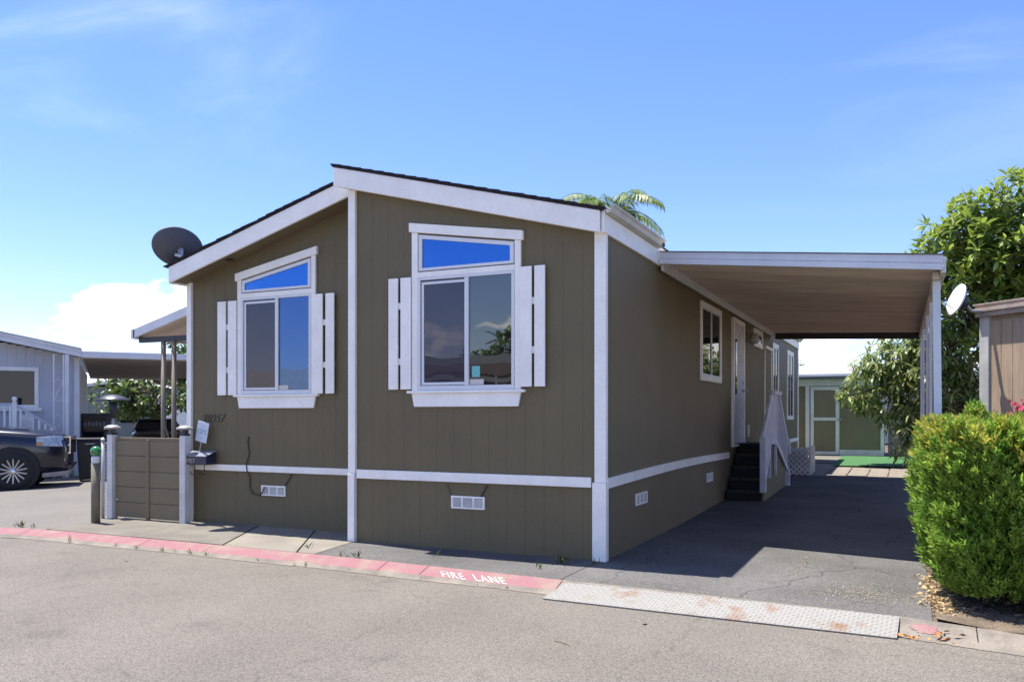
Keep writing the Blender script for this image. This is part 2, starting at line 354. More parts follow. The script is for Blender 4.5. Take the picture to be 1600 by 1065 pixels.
# ------------------------------------------------------------------ the mobile home
KL = (.5+7.764)/(.3+7.764)          # the left half stands .5 m back
def lx(x): return 2.673+(x-2.673)*KL
def lz(z): return 1.45+(z-1.45)*KL
home = thing('mobile_home', 'olive brown double-wide manufactured home with white trim and white shutters', 'house')
SL = .258
def zfb(x): return 3.20 - SL*x            # right front fascia bottom edge
def zfl(x): return 3.161 + .284*(x+6.07)  # left front fascia bottom edge
random.seed(11)
def planks(wall, xa, xb, z0, ztop, yf, w=.203):
    n = int(round((xb-xa)/w)); w = (xb-xa)/n; g = .0007
    for i in range(n):
        a, b = xa+i*w+g, xa+(i+1)*w-g
        za, zb = (ztop(a), ztop(b)) if callable(ztop) else (ztop, ztop)
        y = yf; c = .004
        MB().add([(a,y+.0014,z0),(a+c,y,z0),(b-c,y,z0),(b,y+.0014,z0),(a,y+.0014,za),(a+c,y,za),(b-c,y,zb),(b,y+.0014,zb)],
                 [(0,1,5,4),(1,2,6,5),(2,3,7,6),(0,3,2,1),(4,5,6,7),(0,4,7,3)]).build('siding_plank', olive, wall)
# right front wall (y = 0), left front wall set back (y = .30)
wr = MB().prism([(-3.0,-.06),(0,-.06),(0,3.30),(-3.0,4.05)], 'y', .0095, .20).build('front_wall', olive, home)
planks(wr, -2.95, -.02, .76, lambda x: zfb(x)+.05, 0)
planks(wr, -2.95, -.02, -.05, .76, 0.004)
wlft = MB().prism([(-6.03,-.06),(-3.03,-.06),(-3.03,4.0),(-6.03,3.19)], 'y', .5095, .7).build('front_wall', olive, home)
planks(wlft, -6.0, -3.03, .76, lambda x: zfl(x)+.05, .50)
planks(wlft, -6.0, -3.03, -.05, .76, .504)
MB().box(-3.029, -3.0, .052, .7, -.06, 3.95).build('return_wall', olive, home)
# long side walls and rear
sidew = MB().box(-.16, 0, .2, 16, -.1, 3.3).build('side_wall', olive_side, home)
MB().box(-6.03, -5.9, .7, 16, -.1, 3.2).build('side_wall', olive_side, home)
MB().prism([(-5.90,-.1),(-.16,-.1),(-.16,3.3),(-3.0,4.0),(-5.9,3.2)], 'y', 15.8, 16).build('rear_wall', olive_side, home)
# belly bands and corner boards
bx('band_board', white, home, -2.94, -.135, -.028, -.001, .722, .822, bevel=.004)
bx('band_board', white, home, -5.95, -3.03, .472, .499, .705, .785, bevel=.004)
m = MB()
for i in range(25):           # the side band bows a little
    y = .012+6.2*i/24; s = .03*math.sin(math.pi*i/24)
    m.v += [(.002,y,.715+s-.004*y/6),(.03,y,.715+s),(.03,y,.815+s),(.002,y,.815+s)]
m.f = [(i*4+j, i*4+(j+1) % 4, i*4+4+(j+1) % 4, i*4+4+j) for i in range(24) for j in range(4)] + [(0,1,2,3),(96,97,98,99)]
m.build('band_board', white, home)
bx('band_board', white, home, .002, .03, 9.3, 15.86, .72, .81, bevel=.004)
def corner_board(x0, x1, y0, y1, z0, z1, nm='corner_board'): return bx(nm, white, home, x0, x1, y0, y1, z0, z1, bevel=.005)
corner_board(-.098, .022, -.030, .035, .775, 3.36); corner_board(-.118, .026, -.040, .045, .002, .773)
corner_board(-3.05, -2.955, -.034, .05, .775, 3.98); corner_board(-3.05, -2.96, -.044, .05, .002, .773)
corner_board(-6.065, -5.985, .462, .56, .765, 3.24); corner_board(-6.07, -5.98, .452, .56, -.02, .763)
corner_board(-.06, .03, 15.92, 16.03, .0, 3.3)
# right front fascia, soffit, left fascia and soffit
def fascia(x0, x1, zf, depth, y0, y1):
    return MB().prism([(x0,zf(x0)),(x1,zf(x1)),(x1,zf(x1)+depth),(x0,zf(x0)+depth)], 'y', y0, y1).build('fascia_board', white, home, bevel=.005)
fascia(-3.17, -.002, zfb, .212, -.145, -.112)
MB().prism([(-3.17,zfb(-3.17)+.012),(.0,zfb(0)+.012),(0,zfb(0)+.03),(-3.17,zfb(-3.17)+.03)], 'y', -.111, .012).build('soffit', white, home)
fascia(-6.07, -3.056, zfl, .208, .165, .198)
MB().prism([(-6.07,zfl(-6.07)+.02),(-3.06,zfl(-3.06)+.02),(-3.06,zfl(-3.06)+.04),(-6.07,zfl(-6.07)+.04)], 'y', .199, .53).build('soffit', olive, home)
sl_ = MB().lathe([(.05,-.012),(.05,.0),(.038,.0),(.0,.012)], (-5.2,.35,zfl(-5.2)+.016), 20); sl_.build('soffit_light', dark_metal, home)
# side fascia (eave board), gutter
MB().box(.004, .036, -.112, 16.05, 3.205, 3.425).build('eave_board', white, home)
m = MB(); GP = [(.037,3.40),(.055,3.385),(.10,3.40),(.115,3.44),(.135,3.46),(.135,3.475),(.125,3.475),(.105,3.45),(.09,3.41),(.06,3.398),(.037,3.475)]
m.prism(GP, 'y', -.10, 1.80).build('gutter', cream, home)
MB().prism(GP, 'y', 11.4, 16.1).build('gutter', cream, home)
MB().box(-6.09, -6.06, .198, 16.05, 3.16, 3.36).build('eave_board', white, home)
# roof: deck and shingle courses
deck = MB().prism([(-3.19,zfb(-3.19)+.214),(.03,zfb(.03)+.214),(.03,zfb(.03)+.234),(-3.19,zfb(-3.19)+.234)], 'y', -.155, 16.05).build('roof', shingle, home)
deck2 = MB().prism([(-6.11,zfl(-6.11)+.210),(-3.06,zfl(-3.06)+.210),(-3.06,zfl(-3.06)+.230),(-6.11,zfl(-6.11)+.230)], 'y', .155, 16.05).build('roof', shingle, home)
for d, x0, x1, zf, off, y0 in ((deck, .05, -3.20, zfb, .236, -.165), (deck2, -6.15, -3.06, zfl, .232, .145)):
    n = 23; st = (x1-x0)/n
    for i in range(n):
        a = x0+st*i; b = a+st*1.25 if i < n-1 else x1
        e = random.uniform(-.012, .006); t = .016
        MB().hexa([(a,y0+e,zf(a)+off+.003),(b,y0+e,zf(b)+off-.004),(b,16.06,zf(b)+off-.004),(a,16.06,zf(a)+off+.003),
                   (a,y0+e,zf(a)+off+t+random.uniform(-.002,.004)),(b,y0+e,zf(b)+off+.008),(b,16.06,zf(b)+off+.008),(a,16.06,zf(a)+off+t)]).build('shingle_course', shingle, d)
MB().box(-3.18, -3.15, -.108, 16.05, zfb(-3.15)+.045, zfb(-3.19)+.205).build('ridge_wall', white, home)
# ---------------- front windows
def front_window(xl, xr, y, z, mir):
    """xl,xr outer trim; z dict of heights"""
    w = part('window', home, (0,0,0)); w['label'] = 'sliding window with sloped transom in wide white trim'
    Y = y
    def tz(x): return z['t0']+(z['t1']-z['t0'])*(x-xl)/(xr-xl)     # trim top line
    # casing built of boards round the two openings
    zi0, zi1 = z['b']+.045, z['mid0']              # slider opening
    sx0, sx1 = z['sx']
    def board(poly, nm='casing_board', d=.03, mt=white): return MB().prism(poly, 'y', Y-d, Y-.001).build(nm, mt, w, bevel=.004)
    board([(xl,z['b']),(sx0,z['b']),(sx0,tz(sx0)-.10),(xl,tz(xl)-.10)])
    board([(sx1,z['b']),(xr,z['b']),(xr,tz(xr)-.10),(sx1,tz(sx1)-.10)])
    board([(sx0+.001,zi1),(sx1-.001,zi1),(sx1-.001,z['tr0']),(sx0+.001,z['tr0'])])
    e = .028
    board([(xl-e,tz(xl-e)-.098),(xr+e,tz(xr+e)-.098),(xr+e,tz(xr+e)),(xl-e,tz(xl-e))], 'head_board', .045)
    board([(xl-.05,z['b']-.001),(xl-.05,z['b']-.03),(xr+.05,z['b']-.03),(xr+.05,z['b']-.001)], 'sill', .055)
    board([(xl+.03,z['b']-.175),(xr-.03,z['b']-.175),(xr,z['b']-.031),(xl,z['b']-.031)], 'apron', .032)
    # transom frame and pane
    a0, a1 = sx0+.012, sx1-.012; tb = z['tr0']+.012
    def ti(x): return tz(x)-.118
    f = .042
    fr = MB()
    fr.prism([(a0,tb),(a1,tb),(a1,tb+f*.7),(a0,tb+f*.7)], 'y', Y-.026, Y-.002)
    fr.prism([(a0,ti(a0)-f),(a1,ti(a1)-f),(a1,ti(a1)),(a0,ti(a0))], 'y', Y-.026, Y-.002)
    fr.prism([(a0,tb+f*.7),(a0+f,tb+f*.7),(a0+f,ti(a0+f)-f),(a0,ti(a0)-f)], 'y', Y-.026, Y-.002)
    fr.prism([(a1-f,tb+f*.7),(a1,tb+f*.7),(a1,ti(a1)-f),(a1-f,ti(a1-f)-f)], 'y', Y-.026, Y-.002)
    fr.build('transom_frame', vinyl, w)
    MB().prism([(a0+f*.7,tb+f*.5),(a1-f*.7,tb+f*.5),(a1-f*.7,ti(a1)-f*.8),(a0+f*.7,ti(a0)-f*.8)], 'y', Y-.012, Y-.006).build('transom_pane', film, w)
    # slider frame
    zb, zt = z['b']+.001, zi1-.001
    fr = MB(); t = .05
    fr.box(sx0+.001, sx1-.001, Y-.034, Y-.001, zb, zb+t); fr.box(sx0+.001, sx1-.001, Y-.034, Y-.001, zt-t*.6, zt)
    fr.box(sx0+.001, sx0+t*.7, Y-.034, Y-.001, zb+t, zt-t*.6); fr.box(sx1-t*.7, sx1-.001, Y-.034, Y-.001, zb+t, zt-t*.6)
    fr.build('slider_frame', vinyl, w, bevel=.003)
    xm = (sx0+sx1)/2; xa, xb = sx0+t*.7, sx1-t*.7
    sash = MB(); s = .028
    sash.box(xa+.012, xm+.0, Y-.022, Y-.008, zb+t+.008, zb+t+.008+s); sash.box(xa+.012, xm, Y-.022, Y-.008, zt-t*.6-s-.02, zt-t*.6-.02)
    sash.box(xa+.012, xa+.012+s, Y-.022, Y-.008, zb+t+.008+s, zt-t*.6-s-.02)
    sash.build('screen_frame', vinyl, w)
    MB().box(xm-.0, xm+.048, Y-.036, Y-.006, zb+t+.001, zt-t*.6-.001).build('meeting_rail', vinyl, w, bevel=.003)
    MB().box(xa+.002, xm-.001, Y-.012, Y-.004, zb+t+.001, zt-t*.6-.001).build('screen_pane', screen, w)
    MB().box(xm+.049, xb-.001, Y-.014, Y-.004, zb+t+.001, zt-t*.6-.001).build('pane', clear if mir == 0 else clear_l, w)
    return w, xm, zb+t, xb, xa
clear_l = glassmat('blue_reflecting_glass', (.012, .016, .026), (.17, .29, .56), .42)
def shutter(xs, y, z0, z1, zc):
    s = part('shutter', home)
    for a, b in xs: MB().box(a, b, y-.05, y-.031, z0, z1).build('shutter_board', white, s, bevel=.004)
    for c in zc: MB().box(xs[0][0]+.02, xs[1][1]-.02, y-.0305, y-.002, c-.035, c+.035).build('cleat', white, s)
wr_, xm, zb_, xb_, xa_ = front_window(-2.205, -.895, 0, dict(b=1.70, t0=3.525, t1=3.325, mid0=2.925, tr0=2.985, sx=(-2.13, -.965)), 0)
shutter([(-2.495,-2.372),(-2.338,-2.207)], 0, 1.715, 2.935, (2.02, 2.63))
shutter([(-.893,-.765),(-.735,-.618)], 0, 1.725, 2.95, (2.10, 2.60))
tl = M('teal_sticker', (.16, .48, .47), .5, .08, 60); pw = M('paper_sticker', (.62, .58, .52), .6, .1, 80)
inkm = M('dark_ink', (.03, .025, .022), .6, .1, 20)
MB().box(xm+.08, xm+.175, -.0165, -.0142, zb_+.085, zb_+.20).build('security_sticker', tl, wr_)
st = MB().box(xm+.055, xm+.22, -.0165, -.0142, zb_+.005, zb_+.062).build('notice_sticker', pw, wr_)
wl_, xm, zb_, xb_, xa_ = front_window(lx(-4.99), lx(-3.755), .50, dict(b=lz(1.69), t0=lz(3.225), t1=lz(3.46), mid0=lz(2.905), tr0=lz(2.965), sx=(lx(-4.925), lx(-3.82))), 1)
MB().box(xm+.055, xm+.20, .4815, .4858, zb_+.005, zb_+.06).build('notice_sticker', pw, wl_)
shutter([(lx(-5.305),lx(-5.165)),(lx(-5.13),lx(-4.992))], .50, lz(1.685), lz(2.88), (2.02, 2.58))
shutter([(lx(-3.753),lx(-3.635)),(lx(-3.592),lx(-3.465))], .50, lz(1.69), lz(2.885), (2.05, 2.57))
# vents in the skirting
def vent(p, axis):
    v = part('skirt_vent', home)
    x, y, z, w, h = p; m = MB(); s = MB(); k = MB()
    def B(mb, a, b, d0, d1, z0, z1):
        if axis == 'y': mb.box(x+a, x+b, y-d1, y-d0, z+z0, z+z1)
        else: mb.box(x+d0, x+d1, y+a, y+b, z+z0, z+z1)
    W, H = w/2, h/2
    B(k, -W+.01, W-.01, .001, .006, -H+.01, H-.01)
    B(m, -W, W, .002, .02, H-.018, H); B(m, -W, W, .002, .02, -H, -H+.018)
    for a in (-W, -W/3-.01, W/3-.01, W-.02): B(m, a, a+.02, .002, .02, -H+.018, H-.018)
    for i in range(7):
        zz_ = -H+.025+(h-.05)*i/7
        for q in range(3):
            a = -W+.021+q*(2*W-.02)/3; B(s, a, a+(2*W-.02)/3-.022, .006, .016, zz_, zz_+(h-.05)/11)
    k.build('vent_back', dark_vent, v); m.build('vent_frame', white, v, bevel=.002); s.build('vent_louvres', white_old, v)
dark_vent = M('vent_grey', (.38, .38, .38), .8)  # plain grey backing behind the louvres
vent((-1.52, .004, .51, .40, .135), 'y'); vent((lx(-4.42), .504, lz(.495), .39, .13), 'y')
vent((0, 1.22, .51, .42, .13), 'x'); vent((0, 4.78, .50, .40, .13), 'x')
# cables
def cable(pts, r=.007): MB().tube(pts, r, 5).build('cable', dark_metal, home, smooth=True)
cable([(lx(x), y+.2, lz(z)) for x,y,z in [(-4.82,.292,1.16),(-4.83,.285,1.1),(-4.81,.290,.95),(-4.85,.285,.83),(-4.83,.262,.80),(-4.82,.262,.73),(-4.80,.29,.66),(-4.80,.29,.52),(-4.74,.285,.44),(-4.62,.28,.43),(-4.53,.26,.54)]])
cable([(lx(-4.23),.485,lz(.565)),(lx(-4.13),.49,lz(.71))]); cable([(-1.36,-.015,.58),(-1.29,-.012,.70)]); cable([(-1.72,-.012,.58),(-1.77,-.012,.70)], .004)
# house number
def on_wall(txt, size, loc, ext, mat, parent, name, shear=0, sp=1.0):
    me = text_mesh(txt, size, ext, sp, shear); me.transform(Matrix.Translation(loc) @ Matrix.Rotation(rad(90), 4, 'X')); me.materials.append(mat)
    return link(name, me, parent)
numb = M('number_bronze', (.12, .095, .06), .45, .1, 10, metal=.3)
on_wall('28957', .155, (lx(-5.42),.492,1.385), .006, numb, home, 'house_number', .2, 1.02)
# ---------------- side wall openings (x = 0 plane)
def side_window(y0, y1, z0, z1, fw=.075, split=True, mt=None):
    w = part('window', home); m = MB()
    for a in ((y0,y1,z0,z0+fw),(y0,y1,z1-fw,z1),(y0,y0+fw,z0+fw,z1-fw),(y1-fw,y1,z0+fw,z1-fw)): m.box(.001,.028,*a)
    m.build('casing', white, w, bevel=.003)
    i0, i1, k0, k1 = y0+fw, y1-fw, z0+fw, z1-fw; f = .03; m = MB()
    for a in ((i0,i1,k0,k0+f),(i0,i1,k1-f,k1),(i0,i0+f,k0+f,k1-f),(i1-f,i1,k0+f,k1-f)): m.box(.001,.02,*a)
    if split: ym = (i0+i1)/2; m.box(.001,.022,ym-.02,ym+.02,k0+f,k1-f)
    m.build('frame', vinyl, w)
    for a, b in (((i0+f, (i0+i1)/2-.021), ((i0+i1)/2+.021, i1-f)) if split else ((i0+f, i1-f),)):
        MB().box(.002,.009,a,b,k0+f,k1-f).build('pane', mt or clear, w)
side_window(4.16, 5.60, 1.93, 3.075)
side_window(8.72, 9.80, 2.76, 3.11)
side_window(11.2, 12.15, 1.62, 3.02)
side_window(13.72, 14.95, 1.30, 3.03)
dr = part('entry_door', home)
m = MB(); m.box(.001,.05,6.50,6.585,.93,3.08); m.box(.001,.05,7.50,7.585,.93,3.08); m.box(.001,.05,6.586,7.499,3.0,3.08); m.build('door_frame', white, dr, bevel=.004)
MB().box(.004,.032,6.59,7.495,.945,2.995).build('door_leaf', lav, dr, bevel=.003)
m = MB()
for a in ((6.70,6.98,1.9,2.85),(7.10,7.38,1.9,2.85),(6.70,6.98,1.08,1.7),(7.10,7.38,1.08,1.7)): m.box(.0325,.039,*a)
m.build('door_panels', lav, dr, bevel=.004)
MB().box(.033,.05,6.66,6.78,1.78,2.72).build('side_light', clear, dr)
MB().lathe([(.0,.0),(.03,.0),(.03,.01),(.012,.02),(.012,.05),(.03,.06),(.034,.08),(.02,.098),(0,.1)], (.033,7.40,1.86), 14, Matrix.Rotation(rad(90),3,'Y')).build('door_knob', grey_metal, dr, True)
MB().lathe([(0,0),(.03,0),(.03,.02),(0,.025)], (.033,7.40,2.0), 14, Matrix.Rotation(rad(90),3,'Y')).build('deadbolt', grey_metal, dr, True)
MB().box(.001,.06,6.48,7.6,.89,.925).build('threshold', white, dr, bevel=.003)
pl = part('porch_light', home)
MB().lathe([(0,0),(.07,0),(.07,.02),(.02,.03),(.02,.09)], (.001,8.05,2.86), 14, Matrix.Rotation(rad(90),3,'Y')).build('wall_plate', grey_metal, pl, True)
MB().lathe([(.0,.09),(.05,.085),(.085,.05),(.10,.0),(.095,-.07),(.05,-.1),(0,-.1)], (.13,8.05,2.84), 16).build('lamp_globe', M('frosted_globe', (.45,.43,.40), .25, .05), pl, True)
bx('outlet_cover', white, home, .001, .03, 8.05, 8.15, 1.03, 1.25)
ap = part('access_door', home); m = MB()
m.box(.001,.025,10.08,10.14,.9,2.80); m.box(.001,.025,10.98,11.04,.9,2.80); m.box(.001,.06,10.04,11.08,2.801,2.86); m.build('door_frame', white, ap)
bx('door_leaf', olive_side, ap, .001, .018, 10.142, 10.978, .9, 2.799)
# entry porch: steps up to the door from both ends, skirt and A-shaped white rail
porch = thing('entry_porch', 'entry steps coloured black for deep shade, with olive skirt and white A-shaped picket rail below the side door', 'steps', (0,0,0))
gz = .05
PX0, PX1 = .04, .62
def step(y0, y1, z0, z1):
    MB().box(PX0, PX1-.032, y0+.02, y1, z0, z1-.036).build('riser', black_m, porch)
    MB().box(PX0-.0, PX1-.03, y0, y1+.02, z1-.034, z1).build('tread', step_m, porch, bevel=.005)
step_m = M('worn_shaded_step', (.045,.040,.033), .8, .25, 8, 6)  # dark tread tone carries the deep shade on the steps
for i in range(4):
    z1 = .21+i*.185; step(5.90+i*.25, 6.14+i*.25, .03, z1)
    if i: step(8.55-i*.22+.22, 8.72-i*.22+.22, .05, z1-.16)
MB().box(PX0, PX1-.03, 6.92, 7.95, .86, .93).build('landing', black_m, porch)
MB().box(PX0, PX1-.05, 6.93, 7.9, .05, .855).build('landing_base', black_m, porch)
MB().prism([(5.90,.03),(8.48,.06),(8.48,.36),(7.75,.90),(6.75,.90),(5.95,.21),(5.90,.20)], 'x', PX1-.028, PX1).build('skirt', olive, porch)
rx = PX1+.03
def rail(a, b, h=.10, w=.04, nm='rail'): MB().bar((rx,*a), (rx,*b), w, h).build(nm, lav, porch, bevel=.004)
MB().box(rx-.045, rx+.045, 5.62, 5.71, .22, 1.10).build('newel_post', lav, porch, bevel=.005)
rail((5.60,1.08), (6.62,1.80)); rail((6.60,1.80), (7.42,1.80), .07, .12); rail((7.40,1.80), (8.70,.84))
rail((5.75,.30), (6.42,.98), .08); rail((6.40,.98), (7.05,.98), .08); rail((7.03,.98), (8.55,.42), .08)
MB().box(rx-.04, rx+.04, 8.58, 8.67, .08, .42).build('newel_post', lav, porch); MB().box(rx-.04, rx+.04, 8.64, 8.74, .70, .98).build('newel_post', lav, porch)
def zt_(y): return 1.08+.706*(y-5.6) if y < 6.62 else 1.8 if y < 7.4 else 1.8-.738*(y-7.4)
def zl_(y): return .30+1.015*(y-5.75) if y < 6.42 else .98 if y < 7.05 else .98-.368*(y-7.05)
for i in range(13):
    y = 5.84+i*.105
    MB().box(rx-.012, rx+.012, y, y+.082, zl_(y+.04)+.02, zt_(y+.04)-.03).build('picket', lav, porch)
for i in range(9):
    y = 7.30+i*.15
    MB().box(rx-.012, rx+.012, y, y+.045, zl_(y)+.03, zt_(y)-.03).build('picket', lav, porch)
for y in (6.30, 6.98): MB().box(rx-.02, rx+.02, y, y+.06, .40, .96).build('rail_support', lav, porch)
# ---------------- carport
cp = thing('carport', 'flat white aluminium carport roof on posts over the driveway', 'carport')
FL, FR, BL, BR = (.05,1.87,3.21), (3.0,1.26,2.83), (.05,11.2,3.17), (2.98,11.2,3.07)
def cpt(u, v):
    a = Vector(FL).lerp(Vector(FR), u); b = Vector(BL).lerp(Vector(BR), u); return a.lerp(b, v)
NP = 46
for i in range(NP):
    v0, v1 = (i+.0)/NP, (i+1)/NP; m = MB(); U = [0,.34,.67,1]
    prof = [(0,.0),(.04,.0),(.10,.028),(.90,.028),(.96,.0),(.995,.0)]
    for u in U:
        for s, dz in prof: p = cpt(u, v0+(v1-v0)*s); m.v.append((p.x,p.y,p.z+.03+dz))
        for s, dz in prof: p = cpt(u, v0+(v1-v0)*s); m.v.append((p.x,p.y,p.z+.036+dz))
    k = len(prof)
    for a in range(3):
        for j in range(k-1):
            q = a*2*k+j; m.f += [(q,q+1,q+1+2*k,q+2*k), (q+k,q+k+1,q+k+1+2*k,q+k+2*k)]
    m.build('roof_pan', pan_m, cp, recalc=False)
def beam(a, b, z0, z1, t, mat=alu_w, nm='beam', ins=0):
    a, b = Vector(a), Vector(b); d = (b-a).normalized(); r = Vector((d.y,-d.x,0)).normalized()*t/2
    MB().hexa([a-r+Vector((0,0,z0)), a+r+Vector((0,0,z0)), b+r+Vector((0,0,z0)), b-r+Vector((0,0,z0)),
               a-r+Vector((0,0,z1)), a+r+Vector((0,0,z1)), b+r+Vector((0,0,z1)), b-r+Vector((0,0,z1))]).build(nm, mat, cp, bevel=.004)
beam((.05,1.84,3.21), (2.99,1.24,2.83), 0, .062, .05, nm='front_fascia'); beam((.05,1.845,3.21), (2.99,1.245,2.83), .066, .145, .045, nm='front_fascia')
beam((.05,1.835,3.21), (3.0,1.232,2.83), .146, .152, .065, mat=dark_metal, nm='drip_edge')
beam((2.995,1.28,2.83), (2.99,11.2,3.07), -.02, .13, .05, nm='side_gutter')
beam((2.935,1.45,2.83), (2.935,11.1,3.06), -.055, .02, .06, mat=pan_m, nm='side_beam')
beam((.08,11.2,3.17), (2.99,11.2,3.07), -.09, .07, .05, mat=dark_metal, nm='rear_beam')
beam((.062,1.9,3.2), (.062,11.2,3.17), -.06, .04, .03, nm='wall_hanger')
for y, lean in ((1.62,.08),(3.75,.0),(5.75,.0),(8.7,0),(10.9,0)):
    z1 = 2.83+(3.07-2.83)*(y-1.26)/9.94-.057
    zb = Lz(2.9, y); w = .036 if lean > .05 else .019
    MB().hexa([(2.945+lean*.3+dx, y-lean+dy, zb) for dx, dy in ((-w,-w),(w,-w),(w,w),(-w,w))]+[(2.945+dx, y+dy, z1) for dx, dy in ((-w,-w),(w,-w),(w,w),(-w,w))]).build('post', alu_w, cp, bevel=.004)
# wiring box at the eave
bx('junction_box', dark_metal, cp, .02, .12, 1.74, 1.81, 3.40, 3.44)
# ------------------------------------------------------------------ kerb ramp plate
ramp = thing('curb_ramp', 'white painted diamond plate ramp with rust stains at the driveway kerb', 'ramp')
RT, RB = ((.05,-1.165,.016),(2.63,-1.262,.016)), ((-.02,-1.50,-.058),(2.615,-1.592,-.058))
def rpt(u, v, h=0):
    a = Vector(RT[0]).lerp(Vector(RT[1]), u); b = Vector(RB[0]).lerp(Vector(RB[1]), u); p = a.lerp(b, v); return (p.x, p.y, p.z+h)
m = MB(); m.hexa([rpt(0,1,-.008),rpt(1,1,-.008),rpt(1,0,-.008),rpt(0,0,-.008),rpt(0,1),rpt(1,1),rpt(1,0),rpt(0,0)]); m.build('plate', tread_w, ramp)
m = MB(); random.seed(2)
nu, nv = 84, 11
for i in range(nu):
    for j in range(nv):
        u, v = (i+.5)/nu, (j+.5)/nv; s = 1 if (i+j) % 2 else -1
        du, dv = .0048, .028
        a, b = rpt(u-du, v-s*dv, .0005), rpt(u+du, v+s*dv, .0005); c, d = rpt(u-.0014, v+s*.02, .0005), rpt(u+.0014, v-s*.02, .0005)
        t = rpt(u, v, .006); m.add([a,c,b,d,t], [(0,1,4),(1,2,4),(2,3,4),(3,0,4)])
m.build('tread_pattern', tread_w, ramp, kind='stuff')
m = MB(); m.add([rpt(1,0,-.009),rpt(1,1,-.009),(2.62,-1.592,-.0675),(2.63,-1.262,-.0675),rpt(.988,0,-.009),rpt(.988,1,-.009),(2.59,-1.592,-.0675),(2.60,-1.262,-.0675)],
     [(0,1,2,3),(4,7,6,5),(0,4,5,1),(3,2,6,7),(0,3,7,4),(1,5,6,2)]); m.build('end_rib', dark_metal, ramp)
# ------------------------------------------------------------------ side gate between the home and the neighbour's drive
gate = thing('side_gate', 'olive board gate with centre stile beside the white home corner', 'gate', (-6.6,.3,0))
GX0, GX1 = -.625, .625
for c, (a, b) in enumerate(((GX0,-.03),(.03,GX1))):
    for r in range(5):
        z0 = .03+r*.212
        MB().prism([(0.0,z0),(.02,z0),(.02,z0+.206),(.006,z0+.206),(0,z0+.198)], 'x', a, b).build('gate_board', gate_m, gate)
bx('centre_stile', gate_m, gate, -.028, .028, -.014, .02, .02, 1.10, bevel=.004)
bx('top_rail', gate_m, gate, GX0, GX1, .0, .035, 1.092, 1.125, bevel=.004)
bx('gate_frame', gate_m, gate, GX0, GX1, .0205, .05, .04, 1.09)
for z in (.12, .96): bx('hinge', gate_m, gate, .50, .64, -.012, -.001, z-.02, z+.02)
bx('latch', grey_metal, gate, -.645, -.56, -.015, -.001, .26, .28)
def gate_post(x, w, label, zt=1.16):
    p = thing('gate_post', label, 'post', (x,.3,0), group='white gate posts')
    bx('post_shaft', white_old, p, -w, w, -w, w, 0, zt, bevel=.006)
    bx('cap_base', dark_metal, p, -w*.95, w*.95, -w*.95, w*.95, zt+.001, zt+.025)
    MB().lathe([(.045,0),(.045,.045),(.06,.05)], (0,0,zt+.026), 8).build('lamp_body', M('smoked_plastic', (.05,.05,.05), .3), p)
    MB().lathe([(.105,0),(.11,.012),(.10,.03),(.055,.055),(.0,.06)], (0,0,zt+.078), 16).build('solar_cap', M('pewter_cap', (.30,.29,.27), .45), p, True)
gate_post(-7.29, .05, 'chipped white gate post with solar cap at the free end of the gate')
gate_post(-5.92, .05, 'white hinge post with solar cap hard against the home corner')
cl = thing('chain_link_fence', 'narrow galvanised chain link strip with grey pole left of the gate', 'fence', (-7.43,.26,0))
MB().tube([(0,0,.0),(0,0,1.07)], .024, 10).build('pole', grey_metal, cl, True)
MB().lathe([(.031,0),(.031,.03),(.0,.05)], (0,0,1.07), 10).build('pole_cap', grey_metal, cl)
m = MB()
for i in range(20):
    z = .03+i*.05
    m.tube([(.02,.002,z),(.09,.004,z+.07)], .0035, 4, False); m.tube([(.02,-.002,z+.07),(.09,-.004,z)], .0035, 4, False)
m.build('wire_mesh', grey_metal, cl, kind='stuff')
MB().tube([(0,0,1.045),(.09,0,1.045)], .008, 6).build('top_rail', grey_metal, cl)
bol = thing('pipe_bollard', 'olive painted pipe bollard with white collar and green glass ball on top', 'bollard', (-7.0,-.19,0))
MB().lathe([(.056,0),(.056,.80),(.052,.80)], (0,0,0), 20).build('pipe', pipe_m, bol, True)
MB().lathe([(.05,.795),(.052,.80),(.052,.885),(.045,.89)], (0,0,0), 20).build('collar', white_old, bol, True)
m = MB(); m.lathe([(.068*math.sin(math.pi*i/14), .955-.068*math.cos(math.pi*i/14)) for i in range(15)], (0,0,0), 22); m.build('glass_ball', ball_m, bol, True)
# mailbox on the home corner
mb = thing('mailbox', 'navy blue mailbox with newspaper hooks mounted by the home corner', 'mailbox', (-5.72,.38,.785))
MB().prism([(-.10,0),(.072,0),(.072,.165),(-.02,.135),(-.10,.115)], 'x', -.195, .195).build('box', navy, mb, bevel=.004)
MB().hexa([(-.205,-.118,.108),(.205,-.118,.108),(.205,.07,.172),(-.205,.07,.172),(-.205,-.118,.114),(.205,-.118,.114),(.205,.07,.178),(-.205,.07,.178)]).build('lid', M('mailbox_lid', (.22,.23,.27), .35, .1, 10), mb)
for x in (-.08, .09):
    MB().tube([(x,-.03,-.001),(x,-.03,-.10),(x,-.045,-.13),(x,-.075,-.135),(x,-.095,-.11),(x,-.097,-.085)], .006, 6).build('hook', dark_metal, mb, True)
brass = M('brass_numbers', (.42,.36,.26), .45, .1, 20)
on_wall('28957', .085, (-.105,-.1035,.045), .002, brass, mb, 'box_number')
yard = thing('yard_sign', 'small pale security sign tilted on a stake above the mailbox', 'sign', (-5.76,.40,.99))
sgm = M('sign_plate', (.60,.65,.70), .4, .04, 8); sgi = M('sign_ink', (.30,.44,.62), .5, .1, 20)
R = Matrix.Rotation(rad(10), 4, 'Y')
def rot_build(mb_, name, mat, parent, mtx, **k):
    o = mb_.build(name, mat, parent, **k); o.data.transform(mtx); return o
SR = Matrix.Translation((0,0,.0)) @ Matrix.Rotation(rad(12), 4, 'Y')
